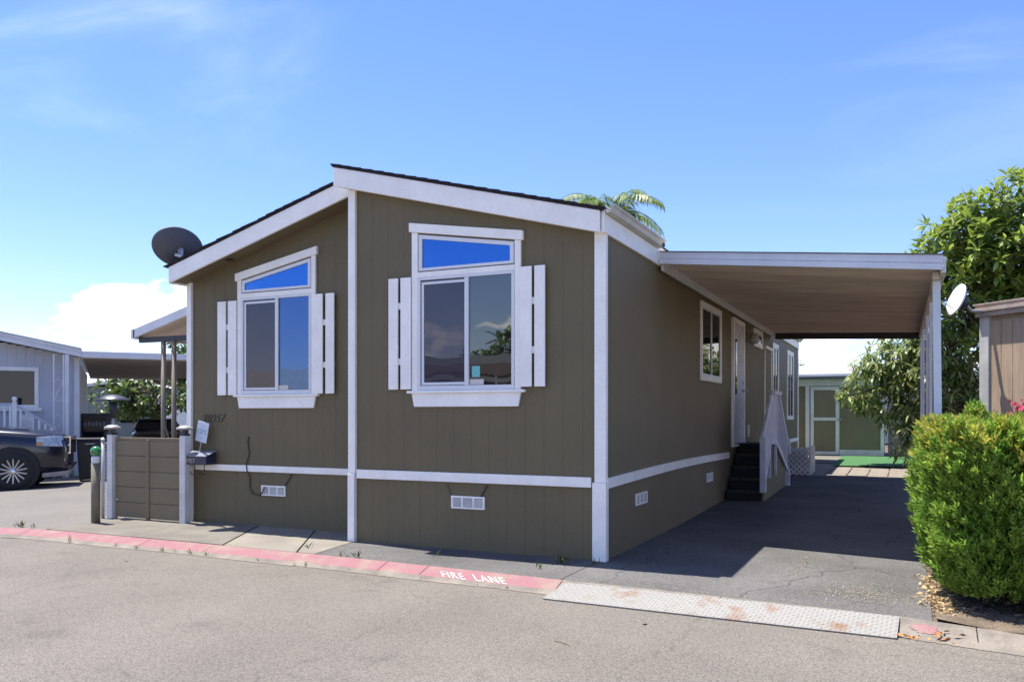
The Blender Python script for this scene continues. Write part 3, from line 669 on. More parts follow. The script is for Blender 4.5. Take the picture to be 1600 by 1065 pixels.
rot_build(MB().box(-.10,.10,-.006,.0,.09,.36), 'plate', sgm, yard, SR, bevel=.02)
sm_ = text_mesh('GPS', .10, .001); sm_.transform(SR @ Matrix.Translation((.0,-.0075,.225)) @ Matrix.Rotation(rad(90),4,'X')); sm_.materials.append(sgi); link('sign_lettering', sm_, yard)
for z in (.30,.135): rot_build(MB().box(-.02,.02,-.0085,-.0065,z,z+.012), 'sign_mark', sgi, yard, SR)
rot_build(MB().tube([(0,.006,-.16),(0,.006,.30)], .007, 6), 'stake', grey_metal, yard, SR)
# roof dish: seen from behind
A1 = Vector((-.85,.42,.34)).normalized()
ds = thing('satellite_dish', 'grey oval satellite dish seen from behind at the left roof corner', 'dish', (-6.02,.30,3.64))
y1 = (Vector((0,0,1))-A1*A1.z).normalized(); x1 = y1.cross(A1)
x1, y1 = x1*math.cos(.16)+y1*math.sin(.16), y1*math.cos(.16)-x1*math.sin(.16)
Q1 = Matrix([[x1[i],y1[i],A1[i]] for i in range(3)])
r = .335
MB().lathe([(0,0)]+[(r*t, .20*r*t*t) for t in (.25,.5,.75,.95)]+[(r,.21*r),(r,.21*r+.012)]+[(r*t, .20*r*t*t+.012) for t in (.95,.75,.5,.25)]+[(0,.012)], (0,0,0), 40, Q1 @ Matrix.Diagonal((1,.78,1))).build('reflector', dish_m, ds, True)
MB().tube([(.06,-.03,-.26),(.06,-.03,-.10)], .02, 8).build('mast', grey_metal, ds); m = MB()
m.box(-.02,.13,-.06,.02,-.275,-.258); m.bar((.02,-.03,-.03),(.06,-.05,-.22),.022,.022); m.bar((.09,-.04,-.05),(.11,-.06,-.20),.022,.022); m.bar((.0,-.06,-.10),(.12,-.06,-.13),.035,.035); m.bar((.05,-.02,-.06),(.02,.02,-.02),.05,.05); m.build('mount_bracket', grey_metal, ds)
p0 = -y1*.26+A1*.05; p1 = -y1*.22+A1*.62; p2 = A1*.74-y1*.06
MB().tube([tuple(p0),tuple(p1),tuple(p2)], .016, 8).build('feed_arm', grey_metal, ds)
MB().lathe([(0,-.06),(.035,-.06),(.05,.0),(.05,.06),(0,.065)], tuple(p2), 12, (-A1).to_track_quat('Z','X').to_matrix()).build('feed_horn', dish_w, ds, True)
# ------------------------------------------------------------------ patio awning on the left side of the home
aw = thing('patio_awning', 'white edged patio awning on tan posts behind the side gate', 'awning')
def az(x): return 3.05+.262*(x+5.85)
for i in range(20):
    y0 = 1.0+i*.45
    MB().prism([(-7.62,az(-7.62)),(-6.08,az(-6.08)),(-6.08,az(-6.08)+.02),(-7.62,az(-7.62)+.02)], 'y', y0, y0+.44).build('awning_pan', pan_m, aw)
MB().prism([(-7.66,az(-7.66)-.01),(-6.09,az(-6.09)-.01),(-6.09,az(-6.09)+.12),(-7.66,az(-7.66)+.12)], 'y', .95, .995).build('front_fascia', alu_w, aw, bevel=.004)
MB().box(-7.70, -7.63, .95, 10, az(-7.66)-.02, az(-7.66)+.12).build('gutter', alu_w, aw)
MB().box(-7.62, -6.07, 1.02, 1.07, az(-7.6)-.09, az(-7.6)-.012).build('cross_beam', dark_metal, aw)
for x in (-7.14,-6.93): MB().tube([(x,1.045,Lz(x,1)),(x,1.045,az(-7.6)-.09)], .035, 10).build('post', tanpost, aw, True)
MB().tube([(-7.14,1.045,1.35),(-7.03,1.04,1.1),(-6.94,1.04,.95)], .012, 6).build('brace', tanpost, aw)
scr = thing('slatted_screen', 'dark slatted privacy screen under the patio awning', 'screen', (-6.55,2.4,0))
bx('screen_frame', dark_metal, scr, -.42, .42, .0, .04, .1, 2.45)
for i in range(22): MB().box(-.40,.40,-.02,-.002,.2+i*.10,.265+i*.10).build('screen_slat', navy, scr)
# ------------------------------------------------------------------ lattice box on the drive
lat = thing('lattice_box', 'low white lattice enclosure on the drive before the green shed', 'lattice', (.10,10.95,Lz(.4,10.95)))
def lattice(w, h, place):
    n = 0; st = .115
    k = -h
    while k < w:
        for s in (1,-1):
            a, b = max(0, k), min(w, k+h)
            if b-a > .04:
                za, zb = (a-k, b-k) if s > 0 else (h-(a-k), h-(b-k))
                place(a, za, b, zb, s)
        k += st
def lp(face):
    def f(a, za, b, zb, s):
        off = -.006 if s > 0 else .006
        if face == 'f': MB().bar((a,off,za),(b,off,zb),.011,.036,(0,0,1)).build('lattice_strip', white_old, lat)
        else: MB().bar((.72+off,a,za),(.72+off,b,zb),.011,.036,(0,0,1)).build('lattice_strip', white_old, lat)
    return f
lattice(.71, .60, lp('f')); lattice(.9, .60, lp('s'))
for x, y in ((.01,0),(.705,.0),(.72,.9)): bx('corner_stake', white_old, lat, x-.012, x+.012, y+.012, y+.035, 0, .6)
bx('utility_box', M('utility_grey', (.33,.33,.32), .6, .1, 8), lat, .1, .6, .1, .8, .01, .52, bevel=.01)
# ------------------------------------------------------------------ green shed at the back
sy = 17.8; sz = Lz(0, sy)
shed = thing('garden_shed', 'olive green shed with white framed door behind the carport', 'shed', (0,sy,sz))
white_g = M('shed_trim', (.78,.82,.76), .6, .08, 4)
bx('wall', olive_shed, shed, -1.2, 2.08, .0, 2.2, .0, 2.12)
MB().prism([(-.25,2.20),(2.4,2.13),(2.4,2.19),(-.25,2.27)], 'x', -1.3, 2.2).build('roof', M('shed_roof', (.13,.17,.16), .7, .1, 4), shed)
bx('fascia_board', white_g, shed, -1.2, 2.12, -.06, -.003, 2.0, 2.19)
bx('corner_board', white_g, shed, 2.02, 2.11, -.04, -.002, .0, 1.998); bx('corner_board', white_g, shed, .02, .13, -.04, -.002, .0, 1.998)
bx('base_board', white_g, shed, .95, 2.019, -.05, -.002, .0, .17)
sd = part('shed_door', shed); m = MB()
for a in ((.16,.25,.02,1.98),(.84,.94,.02,1.98)): m.box(a[0],a[1],-.045,-.012,a[2],a[3])
for a in ((1.88,1.98),(1.0,1.09),(.02,.11)): m.box(.251,.839,-.045,-.012,*a)
m.build('door_frame', white_g, sd, bevel=.004); bx('door_panel', olive_shed, sd, .25, .84, -.03, -.002, .1, 1.9)
bx('hasp', grey_metal, sd, .90, .99, -.07, -.046, 1.0, 1.06); bx('hinge', grey_metal, shed, .95, 1.05, -.03, -.004, 1.86, 1.90)
fnc = thing('board_fence', 'weathered grey board fence beside the green shed', 'fence', (2.2,18.2,sz))
fw = M('weathered_wood', (.33,.30,.27), .9, .25, 5, 7, stretch=(8,8,.6), bump=.4, bscale=30)
for i in range(14): bx('fence_board', fw, fnc, i*.155, i*.155+.145, 0, .025, .02, 1.55+.03*math.sin(i*2.3))
bx('fence_rail', fw, fnc, 0, 2.15, .026, .07, 1.2, 1.3)
# ------------------------------------------------------------------ neighbour's brown shed on the right
bs = thing('brown_shed', 'brown plank shed with pale trim behind the hedge', 'shed', (3.50,3.75,Lz(3.5,3.7)), rad(-44))
bx('wall', brown_w, bs, .0, 2.6, .03, 2.2, .0, 2.62)
for i in range(17):
    a = .10+i*.148
    MB().box(a+.003, a+.145, .008, .029, .02, 2.55).build('siding_plank', brown_w, bs)
bx('corner_board', white_old, bs, -.03, .095, -.012, .10, .0, 2.60, bevel=.004)
m = MB(); m.box(-.06,2.7,-.05,.03,2.60,2.66); m.box(-.08,2.72,-.07,.02,2.661,2.70); m.box(-.06,2.7,-.045,.03,2.701,2.74); m.build('cornice', brown_t, bs, bevel=.003)
bx('roof', brown_t, bs, -.08, 2.72, -.06, 2.3, 2.741, 2.76)
ax2 = Vector((-.80,-.50,.34)).normalized()
sk = thing('antenna_panel', 'white oval satellite antenna on an arm at the brown shed roof', 'antenna', (3.24,3.55,2.80))
yv = (Vector((.30,.0,1))-ax2*Vector((.30,.0,1)).dot(ax2)).normalized(); xv = yv.cross(ax2)
Q2 = Matrix([[xv[i],yv[i],ax2[i]] for i in range(3)])
MB().lathe([(0,0),(.10,.002),(.17,.012),(.20,.03),(.20,.045),(.17,.034),(.10,.022),(0,.02)], (0,0,0), 32, Q2 @ Matrix.Diagonal((.72,1.0,1))).build('reflector', dish_w, sk, True)
MB().tube([tuple(-ax2*.01), tuple(-ax2*.09), (.14,.08,-.12), (.33,.14,-.13)], .02, 8).build('arm', grey_metal, sk, True)
MB().lathe([(0,-.08),(.075,-.08),(.085,.0),(0,.0)], tuple(-ax2*.012), 14, ax2.to_track_quat('Z','X').to_matrix()).build('motor_housing', dark_metal, sk, True)
MB().tube([(-.03,-.06,-.12),(-.14,-.08,-.03),(-.28,-.1,.05)], .006, 5).build('antenna_cable', alu_w, sk)
# ------------------------------------------------------------------ houses seen beyond the shed
bk = thing('rear_house', 'low pale house roof beyond the green shed', 'house', (-2.5,27,.3))
bx('wall', white_old, bk, 0, 9, .5, 6, 0, 2.5); MB().prism([(-.2,2.50),(3.2,3.1),(6.6,2.5),(6.6,2.62),(3.2,3.22),(-.2,2.66)], 'x', -.3, 9.3).build('roof', M('grey_roof', (.36,.37,.38), .7, .1, 3), bk)
bx('fascia_board', white, bk, -.32, 9.32, -.26, -.205, 2.44, 2.70)
MB().lathe([(.09,0),(.09,.25),(.16,.26),(.02,.36)], (4.6,2.0,2.95), 10).build('roof_vent', M('rust_vent', (.25,.13,.08), .7), bk)
# ------------------------------------------------------------------ vegetation
import numpy as np
def leaf_geo(L, w, bend, fold=.18, n=3):
    """pointed leaf along +x, upper side +z: midrib plus two edges"""
    vs = []; fs = []
    prof = {3: [(0,.10),(.33,.85),(.68,.92),(1,0.02)], 2: [(0,.1),(.5,1),(1,.02)]}[n]
    for t, k in prof:
        x = L*t; z = bend*L*t*t*-1
        vs += [(x, w/2*k, z+fold*w*k*.5), (x, 0, z), (x, -w/2*k, z+fold*w*k*.5)]
    for i in range(len(prof)-1):
        a = i*3; fs += [(a,a+3,a+4,a+1),(a+1,a+4,a+5,a+2)]
    return np.array(vs), fs
class Cloud:       # many copies of small templates joined in one mesh
    def __init__(s): s.V = []; s.F = []; s.n = 0
    def put(s, vs, fs, R, t, sc=1.0):
        s.V.append(vs*sc @ R.T + t); s.F += [tuple(i+s.n for i in f) for f in fs]; s.n += len(vs)
    def build(s, name, mat, parent, kind='stuff', smooth=True):
        me = bpy.data.meshes.new(name); me.from_pydata(np.concatenate(s.V).tolist(), [], s.F)
        me.polygons.foreach_set('use_smooth', [smooth]*len(me.polygons)); me.materials.append(mat); me.update()
        return link(name, me, parent, kind=kind)
def frame(d, up=(0,0,1), roll=0):
    d = np.array(d, float); d /= np.linalg.norm(d); u = np.array(up, float)
    if abs(d@u) > .97: u = np.array((1.,0,0))
    y = np.cross(u, d); y /= np.linalg.norm(y); z = np.cross(d, y)
    if roll: y, z = y*math.cos(roll)+z*math.sin(roll), z*math.cos(roll)-y*math.sin(roll)
    return np.stack([d, y, z], 1)
CAM = np.array((2.673,-7.764,1.45))
def leafmat(name, c, c2, scale=3, tr=.28, isl=.35, rough=.42): return M(name, c, rough, .15, scale, 3, col2=c2, transl=tr, island=isl, spec=.5)
def rosette_tree(name, label, root, lobes, trunkpts, nros, leafL, leafW, nleaf, mat, seed, droop, top_only=False, mat_new=None, n_single=300, spread=(.35,1.15), in_frame=None, tilt=.9):
    rs = np.random.RandomState(seed); t = thing(name, label, 'tree', root); R0 = np.array(root)
    m = MB(); m.tube(trunkpts[0], trunkpts[1], 10); m.build('trunk', bark, t, True)
    br = MB(); leaves = []
    tot = sum(l[3]*l[4]*l[5] for l in lobes)
    for lb in lobes:
        c, r = np.array(lb[:3]), np.array(lb[3:6]); k = int(nros*lb[3]*lb[4]*lb[5]/tot)
        for i in range(k):
            d = rs.normal(size=3); d /= np.linalg.norm(d); rr = (1-.55*rs.rand()**2.0)
            rr *= 1+.10*math.sin(5*d[0]+3*c[0])*math.cos(4*d[2]+2*d[1])
            p = c+d*r*rr
            axis = d*np.array((1,1,.6))+np.array((0,0,tilt))+rs.normal(size=3)*.25; axis /= np.linalg.norm(axis)
            if i % 9 == 0:
                q0 = c+(p-c)*.15; br.tube([tuple(q0), tuple((q0+p)/2+rs.normal(size=3)*.05), tuple(p)], [.03,.02,.008], 5)
            F = frame(axis, (.3,.9,.2)); nl = rs.randint(nleaf-2, nleaf+3); a0 = rs.rand()*6.28; s0 = rs.uniform(.75,1.2)
            for q_ in range(nl):
                ang = a0+q_*2.4; el = spread[0]+(spread[1]-spread[0])*(q_/nl)+rs.normal()*.12
                ld = F[:,0]*math.cos(el*1.3)+(F[:,1]*math.cos(ang)+F[:,2]*math.sin(ang))*math.sin(el*1.3)
                ld = ld+np.array((0,0,-droop*(.4+q_/nl)))
                leaves.append((p+ld*.02, frame(ld, (0,0,1), rs.normal()*.35), s0*rs.uniform(.8,1.15), rr > .80 and q_ < 5))
    br.build('branches', bark, t, True)
    vs, fs = leaf_geo(leafL, leafW, .22); vs3, fs3 = leaf_geo(leafL, leafW, .45)
    lm = []
    for v_, f_ in ((vs,fs),(vs3,fs3)):
        me = bpy.data.meshes.new('leaf'); me.from_pydata(v_.tolist(), [], f_); me.polygons.foreach_set('use_smooth', [True]*len(f_)); me.materials.append(mat); lm.append(me)
    # the leaves that show largest become parts of their own
    def key(l):
        w = l[0]+R0; dv = w-CAM; Z = dv@np.array((-.4283,.9036,0)); X = dv@np.array((.9036,.4283,0)); u = 800+1300*X/Z; v = 646-1300*dv[2]/Z
        ok = in_frame[0] < u < in_frame[1] and in_frame[2] < v < in_frame[3]
        return Z-l[2]*2 if ok else 1e3+Z
    order = sorted(range(len(leaves)), key=lambda i: key(leaves[i])); single = set(order[:n_single])
    A, B_ = Cloud(), Cloud()
    for i, (p, F, s, new) in enumerate(leaves):
        v_, f_ = (vs, fs) if i % 3 else (vs3, fs3)
        if i in single:
            o = link('leaf', lm[0 if i % 3 else 1], t)
            mm = Matrix([[*(F[r]*s), p[r]] for r in range(3)]+[[0,0,0,1]]); o.matrix_local = mm
            if new and mat_new: o.material_slots[0].link = 'OBJECT'; o.material_slots[0].material = mat_new
        else: (B_ if new and mat_new else A).put(v_, f_, F, p, s)
    A.build('crown', mat, t)
    if B_.n: B_.build('new_growth', mat_new, t)
    return t
lf_dark = leafmat('loquat_leaf', (.12,.20,.045), (.20,.29,.07)); lf_new = leafmat('loquat_new_leaf', (.24,.34,.05), (.34,.42,.08), tr=.4)
lf_mango = leafmat('mango_leaf', (.13,.22,.05), (.25,.33,.09)); lf_mn = leafmat('mango_pale_leaf', (.26,.32,.10), (.34,.36,.14), tr=.4)
gzz = Lz(4.2,12.8)
rosette_tree('loquat_tree', 'big leafy green tree with upright leaf rosettes rising behind the carport corner', (4.55,13.2,gzz+.22),
    [(.55,-.2,4.7,1.75,1.5,1.55),(-.55,-.5,4.3,1.15,1.2,1.15),(1.6,0,3.8,1.9,1.5,1.6),(-.75,-.7,3.3,.9,1.0,.9),(1.2,-.2,5.6,1.3,1.1,.75),(-.9,-.5,4.6,.95,.9,.85),(-1.55,-.5,4.15,.55,.5,.40)],
    ([(0,0,0),(.05,.1,1.4),(.2,-.1,2.8),(.4,-.2,4.4)], [.19,.16,.12,.06]), 1500, .27, .085, 9, lf_dark, 5, .18, mat_new=lf_new, in_frame=(1415,1600,245,640))
rosette_tree('drooping_leaf_tree', 'tree with narrow drooping leaves hanging over the turf behind the carport posts', (2.95,14.3,Lz(2.9,14.3)),
    [(-.75,-.2,1.95,1.0,.8,.85),(-.1,-.2,2.55,1.1,.9,.8),(.75,-1.0,2.6,.95,.8,1.3),(.05,-.5,1.25,.65,.6,.75),(-.25,-.7,.75,.42,.4,.55),(1.0,-1.2,1.4,.9,.7,1.0)],
    ([(0,0,0),(-.08,.02,.6),(.0,-.1,1.4),(.2,-.3,2.6)], [.10,.09,.07,.03]), 850, .25, .058, 9, lf_mango, 8, .75, mat_new=lf_mn, in_frame=(1325,1535,400,740), spread=(.5,1.3))
rosette_tree('background_tree', 'small leafy tree top above the blue grey roof', (-24.6,18.5,-.2), [(0,0,4.3,1.0,1.0,1.3),(.8,.4,3.2,1.6,1.4,1.2)],
    ([(0,0,0),(0,0,2.4),(.1,.1,4.2)], [.14,.11,.05]), 260, .30, .13, 8, lf_dark, 12, .2, n_single=60, in_frame=(80,160,500,560))
yl = leafmat('yellow_green_leaf', (.085,.14,.03), (.15,.20,.055), tr=.35)
rosette_tree('carport_gap_tree', 'bright green tree seen through the back of the neighbouring carport', (-27.5,18.8,-.1), [(0,0,2.5,2.0,1.6,1.15),(-1.6,-.6,2.2,1.2,1.0,1.0)],
    ([(0,0,0),(.1,0,1.2),(0,.1,2.6)], [.16,.13,.06]), 240, .34, .14, 8, yl, 14, .3, n_single=60, in_frame=(130,215,580,640))
rosette_tree('patio_tree', 'sunlit young tree behind the tan awning posts', (-14.9,10.2,-.1), [(0,0,1.85,.75,.7,.95),(.5,.3,2.4,.5,.5,.5)],
    ([(0,0,0),(.05,0,.9),(0,.05,2.2)], [.07,.06,.03]), 210, .20, .085, 8, yl, 15, .3, n_single=80, in_frame=(210,292,565,690))
rosette_tree('far_tree', 'olive tree top beside the home rear corner, beyond the pale roof', (-4.6,44,.4), [(0,0,3.3,1.7,1.6,1.5)],
    ([(0,0,0),(0,0,3)], [.2,.1]), 130, .5, .2, 8, yl, 16, .2, n_single=20, in_frame=(1245,1275,560,580))
# queen palm beyond the roof
palm = thing('palm_tree', 'feathery palm crown rising beyond the roof ridge', 'palm', (-5.75,17.2,.2))
MB().tube([(0,0,0),(.05,0,3.5),(0,0,7.4)], [.17,.15,.13], 10).build('trunk', bark, palm, True)
pm = leafmat('palm_leaflet', (.10,.18,.04), (.24,.31,.07), tr=.4)
rs = np.random.RandomState(3); lv, lfc = leaf_geo(.5, .05, .35, n=2)
for k in range(15):
    a = k*2*math.pi/15+.3; el = rs.uniform(.45,1.15); L = rs.uniform(1.6,2.1); C_ = Cloud()
    pts = []
    for i in range(12):
        t_ = i/11; r_ = L*t_*math.cos(el)+.35*t_*t_; z = 7.4+L*t_*math.sin(el)-1.05*t_*t_*t_
        pts.append(np.array((r_*math.cos(a), r_*math.sin(a), z)))
    rc = MB().tube([tuple(p) for p in pts], [.03*(1-i/13) for i in range(12)], 5)
    for i in range(4, 46):
        t_ = i/46; j = t_*11; b = int(j); p = pts[b]+(pts[min(b+1,11)]-pts[b])*(j-b); tg = pts[min(b+1,11)]-pts[b]; tg = tg/np.linalg.norm(tg)
        side = np.cross(tg, (0,0,1)); side /= np.linalg.norm(side)
        for s in (1,-1):
            d = side*s*.8+tg*.55+np.array((0,0,.15-.7*t_+rs.normal()*.1)); C_.put(lv, lfc, frame(d), p, (1.1-.6*abs(t_-.4))*rs.uniform(.8,1.1))
    fr_ = C_.build('frond', pm, palm, kind=None); rc.build('rachis', pm, fr_, True)
# ------------------------------------------------------------------ clipped conifer hedge
hedge = thing('conifer_hedge', 'dense clipped bright green conifer hedge at the driveway edge', 'hedge', (4.2,.2,0))
rs = np.random.RandomState(7)
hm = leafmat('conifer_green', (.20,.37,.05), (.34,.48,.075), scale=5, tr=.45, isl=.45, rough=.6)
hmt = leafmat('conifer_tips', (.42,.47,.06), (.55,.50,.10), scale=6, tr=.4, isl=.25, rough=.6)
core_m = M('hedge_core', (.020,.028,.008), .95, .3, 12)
HX, HY, HZ = (-1.33, 1.9), (-1.20, 1.30), 1.32        # relative to the root
def spray(n=5, seed=0):
    r_ = np.random.RandomState(seed); V = []; F = []; b = 0
    v = np.array([(0,0,0),(.019,.0068,.003),(.042,0,-.004),(.019,-.0068,.003)]); f = [(0,1,2),(0,2,3)]
    for i in range(n):
        a = i*2.4; t = i/n; d = np.array((math.cos(a)*(.75-.45*t)+r_.normal()*.15, math.sin(a)*(.75-.45*t)+r_.normal()*.15, .8)); o = np.array((r_.normal()*.004, r_.normal()*.004, t*.07))
        V.append(v @ frame(d, (r_.normal(), r_.normal(), .3)).T + o); F += [tuple(k+b for k in q_) for q_ in f]; b += len(v)
    return np.concatenate(V), F
SP = [spray(13, s) for s in range(6)]
def hsurf(x, y):  # bulge noise
    return .05*math.sin(5.1*x+1.3*y)+.04*math.sin(9.7*y-3*x)+.03*math.sin(17*x+11*y)
G, T = Cloud(), Cloud()
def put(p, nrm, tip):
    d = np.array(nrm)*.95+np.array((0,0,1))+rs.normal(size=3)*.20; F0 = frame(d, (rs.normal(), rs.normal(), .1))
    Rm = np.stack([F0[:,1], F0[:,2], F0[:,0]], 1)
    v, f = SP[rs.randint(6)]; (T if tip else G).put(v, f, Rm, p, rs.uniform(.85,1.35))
def prof(z):       # how far the side sits in, by height
    t = z/HZ
    return .30*max(0, .42-t)**1.3*2.0 + .26*max(0, t-.70)**2*6.0*.5
def outline(s):    # s in 0..1 along left side then front then right, rounded corners
    pass
r_c = .42
per = []
for i in range(260):      # walk a rounded rectangle
    x0, x1, y0, y1 = HX[0]+r_c, HX[1]-r_c, HY[0]+r_c, HY[1]-r_c
    segs = [('l', y1-y0), ('c1', r_c*1.57), ('f', x1-x0), ('c2', r_c*1.57), ('r', (y1-y0)), ('c3', r_c*1.57), ('b', x1-x0), ('c4', r_c*1.57)]
    Ltot = sum(s[1] for s in segs); d = i/260*Ltot
    for nm, l_ in segs:
        if d <= l_: break
        d -= l_
    a = d/r_c
    if nm == 'l': p, n_ = (HX[0], y1-d), (-1,0)
    elif nm == 'f': p, n_ = (x0+d, HY[0]), (0,-1)
    elif nm == 'r': p, n_ = (HX[1], y0+d), (1,0)
    elif nm == 'b': p, n_ = (x1-d, HY[1]), (0,1)
    else:
        cx_, cy_, a0 = {'c1': (x0,y0,math.pi), 'c2': (x1,y0,1.5*math.pi), 'c3': (x1,y1,0), 'c4': (x0,y1,.5*math.pi)}[nm]
        n_ = (math.cos(a0+a), math.sin(a0+a)); p = (cx_+n_[0]*r_c, cy_+n_[1]*r_c)
    per.append((p, n_))
for (p, n_) in per:
    wx = p[0]+4.2; seen = n_[1] < .3 or n_[0] < 0
    for k in range(88 if seen else 8):
        z = .10+(HZ-.06)*rs.rand(); ins = prof(z)+abs(rs.normal())*.075-.03+hsurf(p[1]*3+p[0]*3+math.floor(z*4)*.3, z*.55)*.9
        j = rs.normal()*.02
        q_ = np.array((p[0]-n_[0]*ins-n_[1]*j, p[1]-n_[1]*ins+n_[0]*j, z))
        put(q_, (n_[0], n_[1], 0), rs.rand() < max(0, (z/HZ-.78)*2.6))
for i in range(6500):
    x, y = rs.uniform(*HX), rs.uniform(*HY)
    e = min(x-HX[0], HX[1]-x, y-HY[0], HY[1]-y)
    z = HZ-.05-.22*max(0, .35-e)**1.5*3+hsurf(x*1.5, y*1.5)*.6+rs.normal()*.02
    if e < .12 and rs.rand() < .6: continue
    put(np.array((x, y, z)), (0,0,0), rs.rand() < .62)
for cx_, cy_, hh in ((-.98,.35,.20),(-.6,.55,.10),(-.15,.3,.06),(.2,.9,.12)):
    for i in range(150):
        t_ = rs.rand(); a = rs.rand()*6.28; rr = .12*(1-t_)
        put(np.array((cx_+rr*math.cos(a), cy_+rr*math.sin(a), HZ-.06+hh*t_)), (math.cos(a)*.4, math.sin(a)*.4, 0), rs.rand() < .3)
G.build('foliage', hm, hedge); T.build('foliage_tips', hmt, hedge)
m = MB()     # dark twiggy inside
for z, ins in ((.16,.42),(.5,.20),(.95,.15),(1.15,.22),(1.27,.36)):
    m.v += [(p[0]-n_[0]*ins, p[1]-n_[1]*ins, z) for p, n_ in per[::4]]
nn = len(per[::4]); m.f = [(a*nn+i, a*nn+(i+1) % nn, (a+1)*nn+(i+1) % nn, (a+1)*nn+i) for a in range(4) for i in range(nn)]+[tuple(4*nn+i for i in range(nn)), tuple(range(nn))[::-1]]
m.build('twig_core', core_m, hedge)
for i in range(16):
    x, y = rs.uniform(-1.05,1.6), rs.uniform(-.85,.8)
    MB().tube([(x,y,-.02),(x+rs.normal()*.03,y+rs.normal()*.03,.12),(x+rs.normal()*.06,y+rs.normal()*.06,.32)], [.022,.018,.012], 6).build('stem', bark, hedge)
# soil bed and leaf litter
bed = sheet('planting_bed', rng(2.86, 8, 14), lambda x: ky(x)+.03, 2.6, 8, lambda x, y: Lz(x,y)+.012*math.sin(9*x+4*y), soil, .012)
def litter(name, label, spots, n, mat, size, seed, zoff=.012):
    r_ = np.random.RandomState(seed); C_ = Cloud(); v, f = leaf_geo(size, size*.42, .3, n=2)
    for i in range(n):
        cx_, cy_, sx, sy_ = spots[r_.randint(len(spots))]
        x, y = cx_+r_.normal()*sx, cy_+r_.normal()*sy_
        zg = Lz(x,y)+zoff if y > ky(x) else Bz(x)+zoff if y < ky(x)-.2 else Bz(x)+.04+zoff
        C_.put(v, f, frame((r_.normal(), r_.normal(), r_.normal()*.18), (0,0,1), r_.normal()*.7), np.array((x,y,zg+r_.rand()*.014)), r_.uniform(.5,1.4))
    o = C_.build(name, mat, None); tag(o, label, 'litter', kind='stuff'); return o
straw = M('dry_leaf', (.42,.27,.12), .8, .2, 30, 3, col2=(.55,.42,.24), island=.35, transl=.15)
litter('dry_leaf_litter', 'pile of tan dry leaves at the hedge foot by the driveway', [(2.92,-.42,.07,.22),(2.97,-.85,.07,.09),(2.86,.15,.04,.18),(2.96,-.62,.08,.12)], 700, straw, .045, 21)
litter('brown_leaf_litter', 'brown twigs and dead leaves under the hedge', [(3.3,-.72,.22,.16),(3.9,-.8,.4,.2)], 420, M('dead_leaf', (.10,.07,.045), .9, .3, 20, island=.4), .05, 22)
litter('gutter_leaves', 'few orange leaves beside the end of the white ramp', [(2.70,-1.50,.05,.04),(2.9,-1.5,.06,.02)], 40, M('orange_leaf', (.36,.16,.05), .8, .2, 30, island=.4), .05, 23, .006)
tuft_m = leafmat('weed_green', (.075,.11,.03), (.16,.17,.06), tr=.3); dry_m = M('dry_grass', (.24,.21,.14), .9, .2, 20, island=.3)
def tuft(x, y, z, h, n, mat, label, spread=.5, seed=0, name='weed'):
    r_ = np.random.RandomState(seed); C_ = Cloud(); v, f = leaf_geo(h, h*.16, .35, n=2)
    for i in range(n):
        C_.put(v, f, frame((r_.normal()*spread, r_.normal()*spread, .75), (0,1,0), r_.normal()), np.array((r_.normal()*h*.22, r_.normal()*h*.10, 0)), r_.uniform(.45,1.15))
    o = C_.build(name, mat, None, kind=None); o.location = (x,y,z); return tag(o, label, 'weed', 'weeds along the kerb')
WD = [(-.32,-.30,.0,.13,16,'tallest leafy weed at the foot of the white corner board'), (-.02,-.22,0,.09,10,'small weed just right of the white corner board'),
      (-.42,-.62,0,.07,9,'low spreading weed left of the corner weed'), (-2.33,-.86,0,.09,18,'clump of weeds above the kerb before the centre seam'),
      (-2.52,-.88,0,.06,10,'smaller weed clump beside the seam weeds'), (-1.62,-.50,0,.09,6,'thin weed in the crack of the asphalt strip'),
      (-3.12,-.62,0,.08,8,'weed sprouting from the sidewalk joint by the seam'), (-7.62,-.80,0,.11,20,'grassy clump at the kerb before the neighbouring drive'),
      (-7.35,-.82,0,.07,12,'lower grass clump right of the drive clump')]
for i, (x,y,z,h,n,lb) in enumerate(WD): tuft(x,y,Lz(x,y)+.006,h,n,tuft_m,lb,seed=30+i)
RW = [(-8.05,.05,6),(-7.75,.04,6),(-6.25,.09,7),(-5.5,.05,6),(-5.15,.06,8),(-4.75,.06,12),(-4.55,.05,7),(-4.28,.11,4),(-4.1,.05,9),(-3.35,.04,6),(-2.86,.09,3),(-2.72,.06,7),(-2.2,.04,5),(-1.35,.03,4),(-.75,.03,5),(-.45,.03,6)]
RL = ['gutter weed at the far left frame edge','low gutter weed near the left frame edge','forked gutter weed below the pipe bollard','short gutter weed right of the bollard','dark gutter weed below the gate middle','wide flat gutter weed below the gate hinge post','small gutter weed beside the wide flat one','tall two-pronged dark gutter weed below the mailbox','thick gutter weed at the kerb joint','tiny gutter weed below the pale slab','bent single-stalk gutter weed below the slab end','bushy gutter weed beside the bent stalk','faint gutter weed below the centre seam','tiny gutter weed left of the stencilled word','speck of weed under the stencilled lettering','last gutter weed before the white ramp']
for i, (x,h,n) in enumerate(RW):
    o = tuft(x, ky(x)-.245, Bz(x)+.004, h, n, tuft_m, RL[i], seed=60+i, name='gutter_weed'); o['group'] = 'weeds in the gutter line'
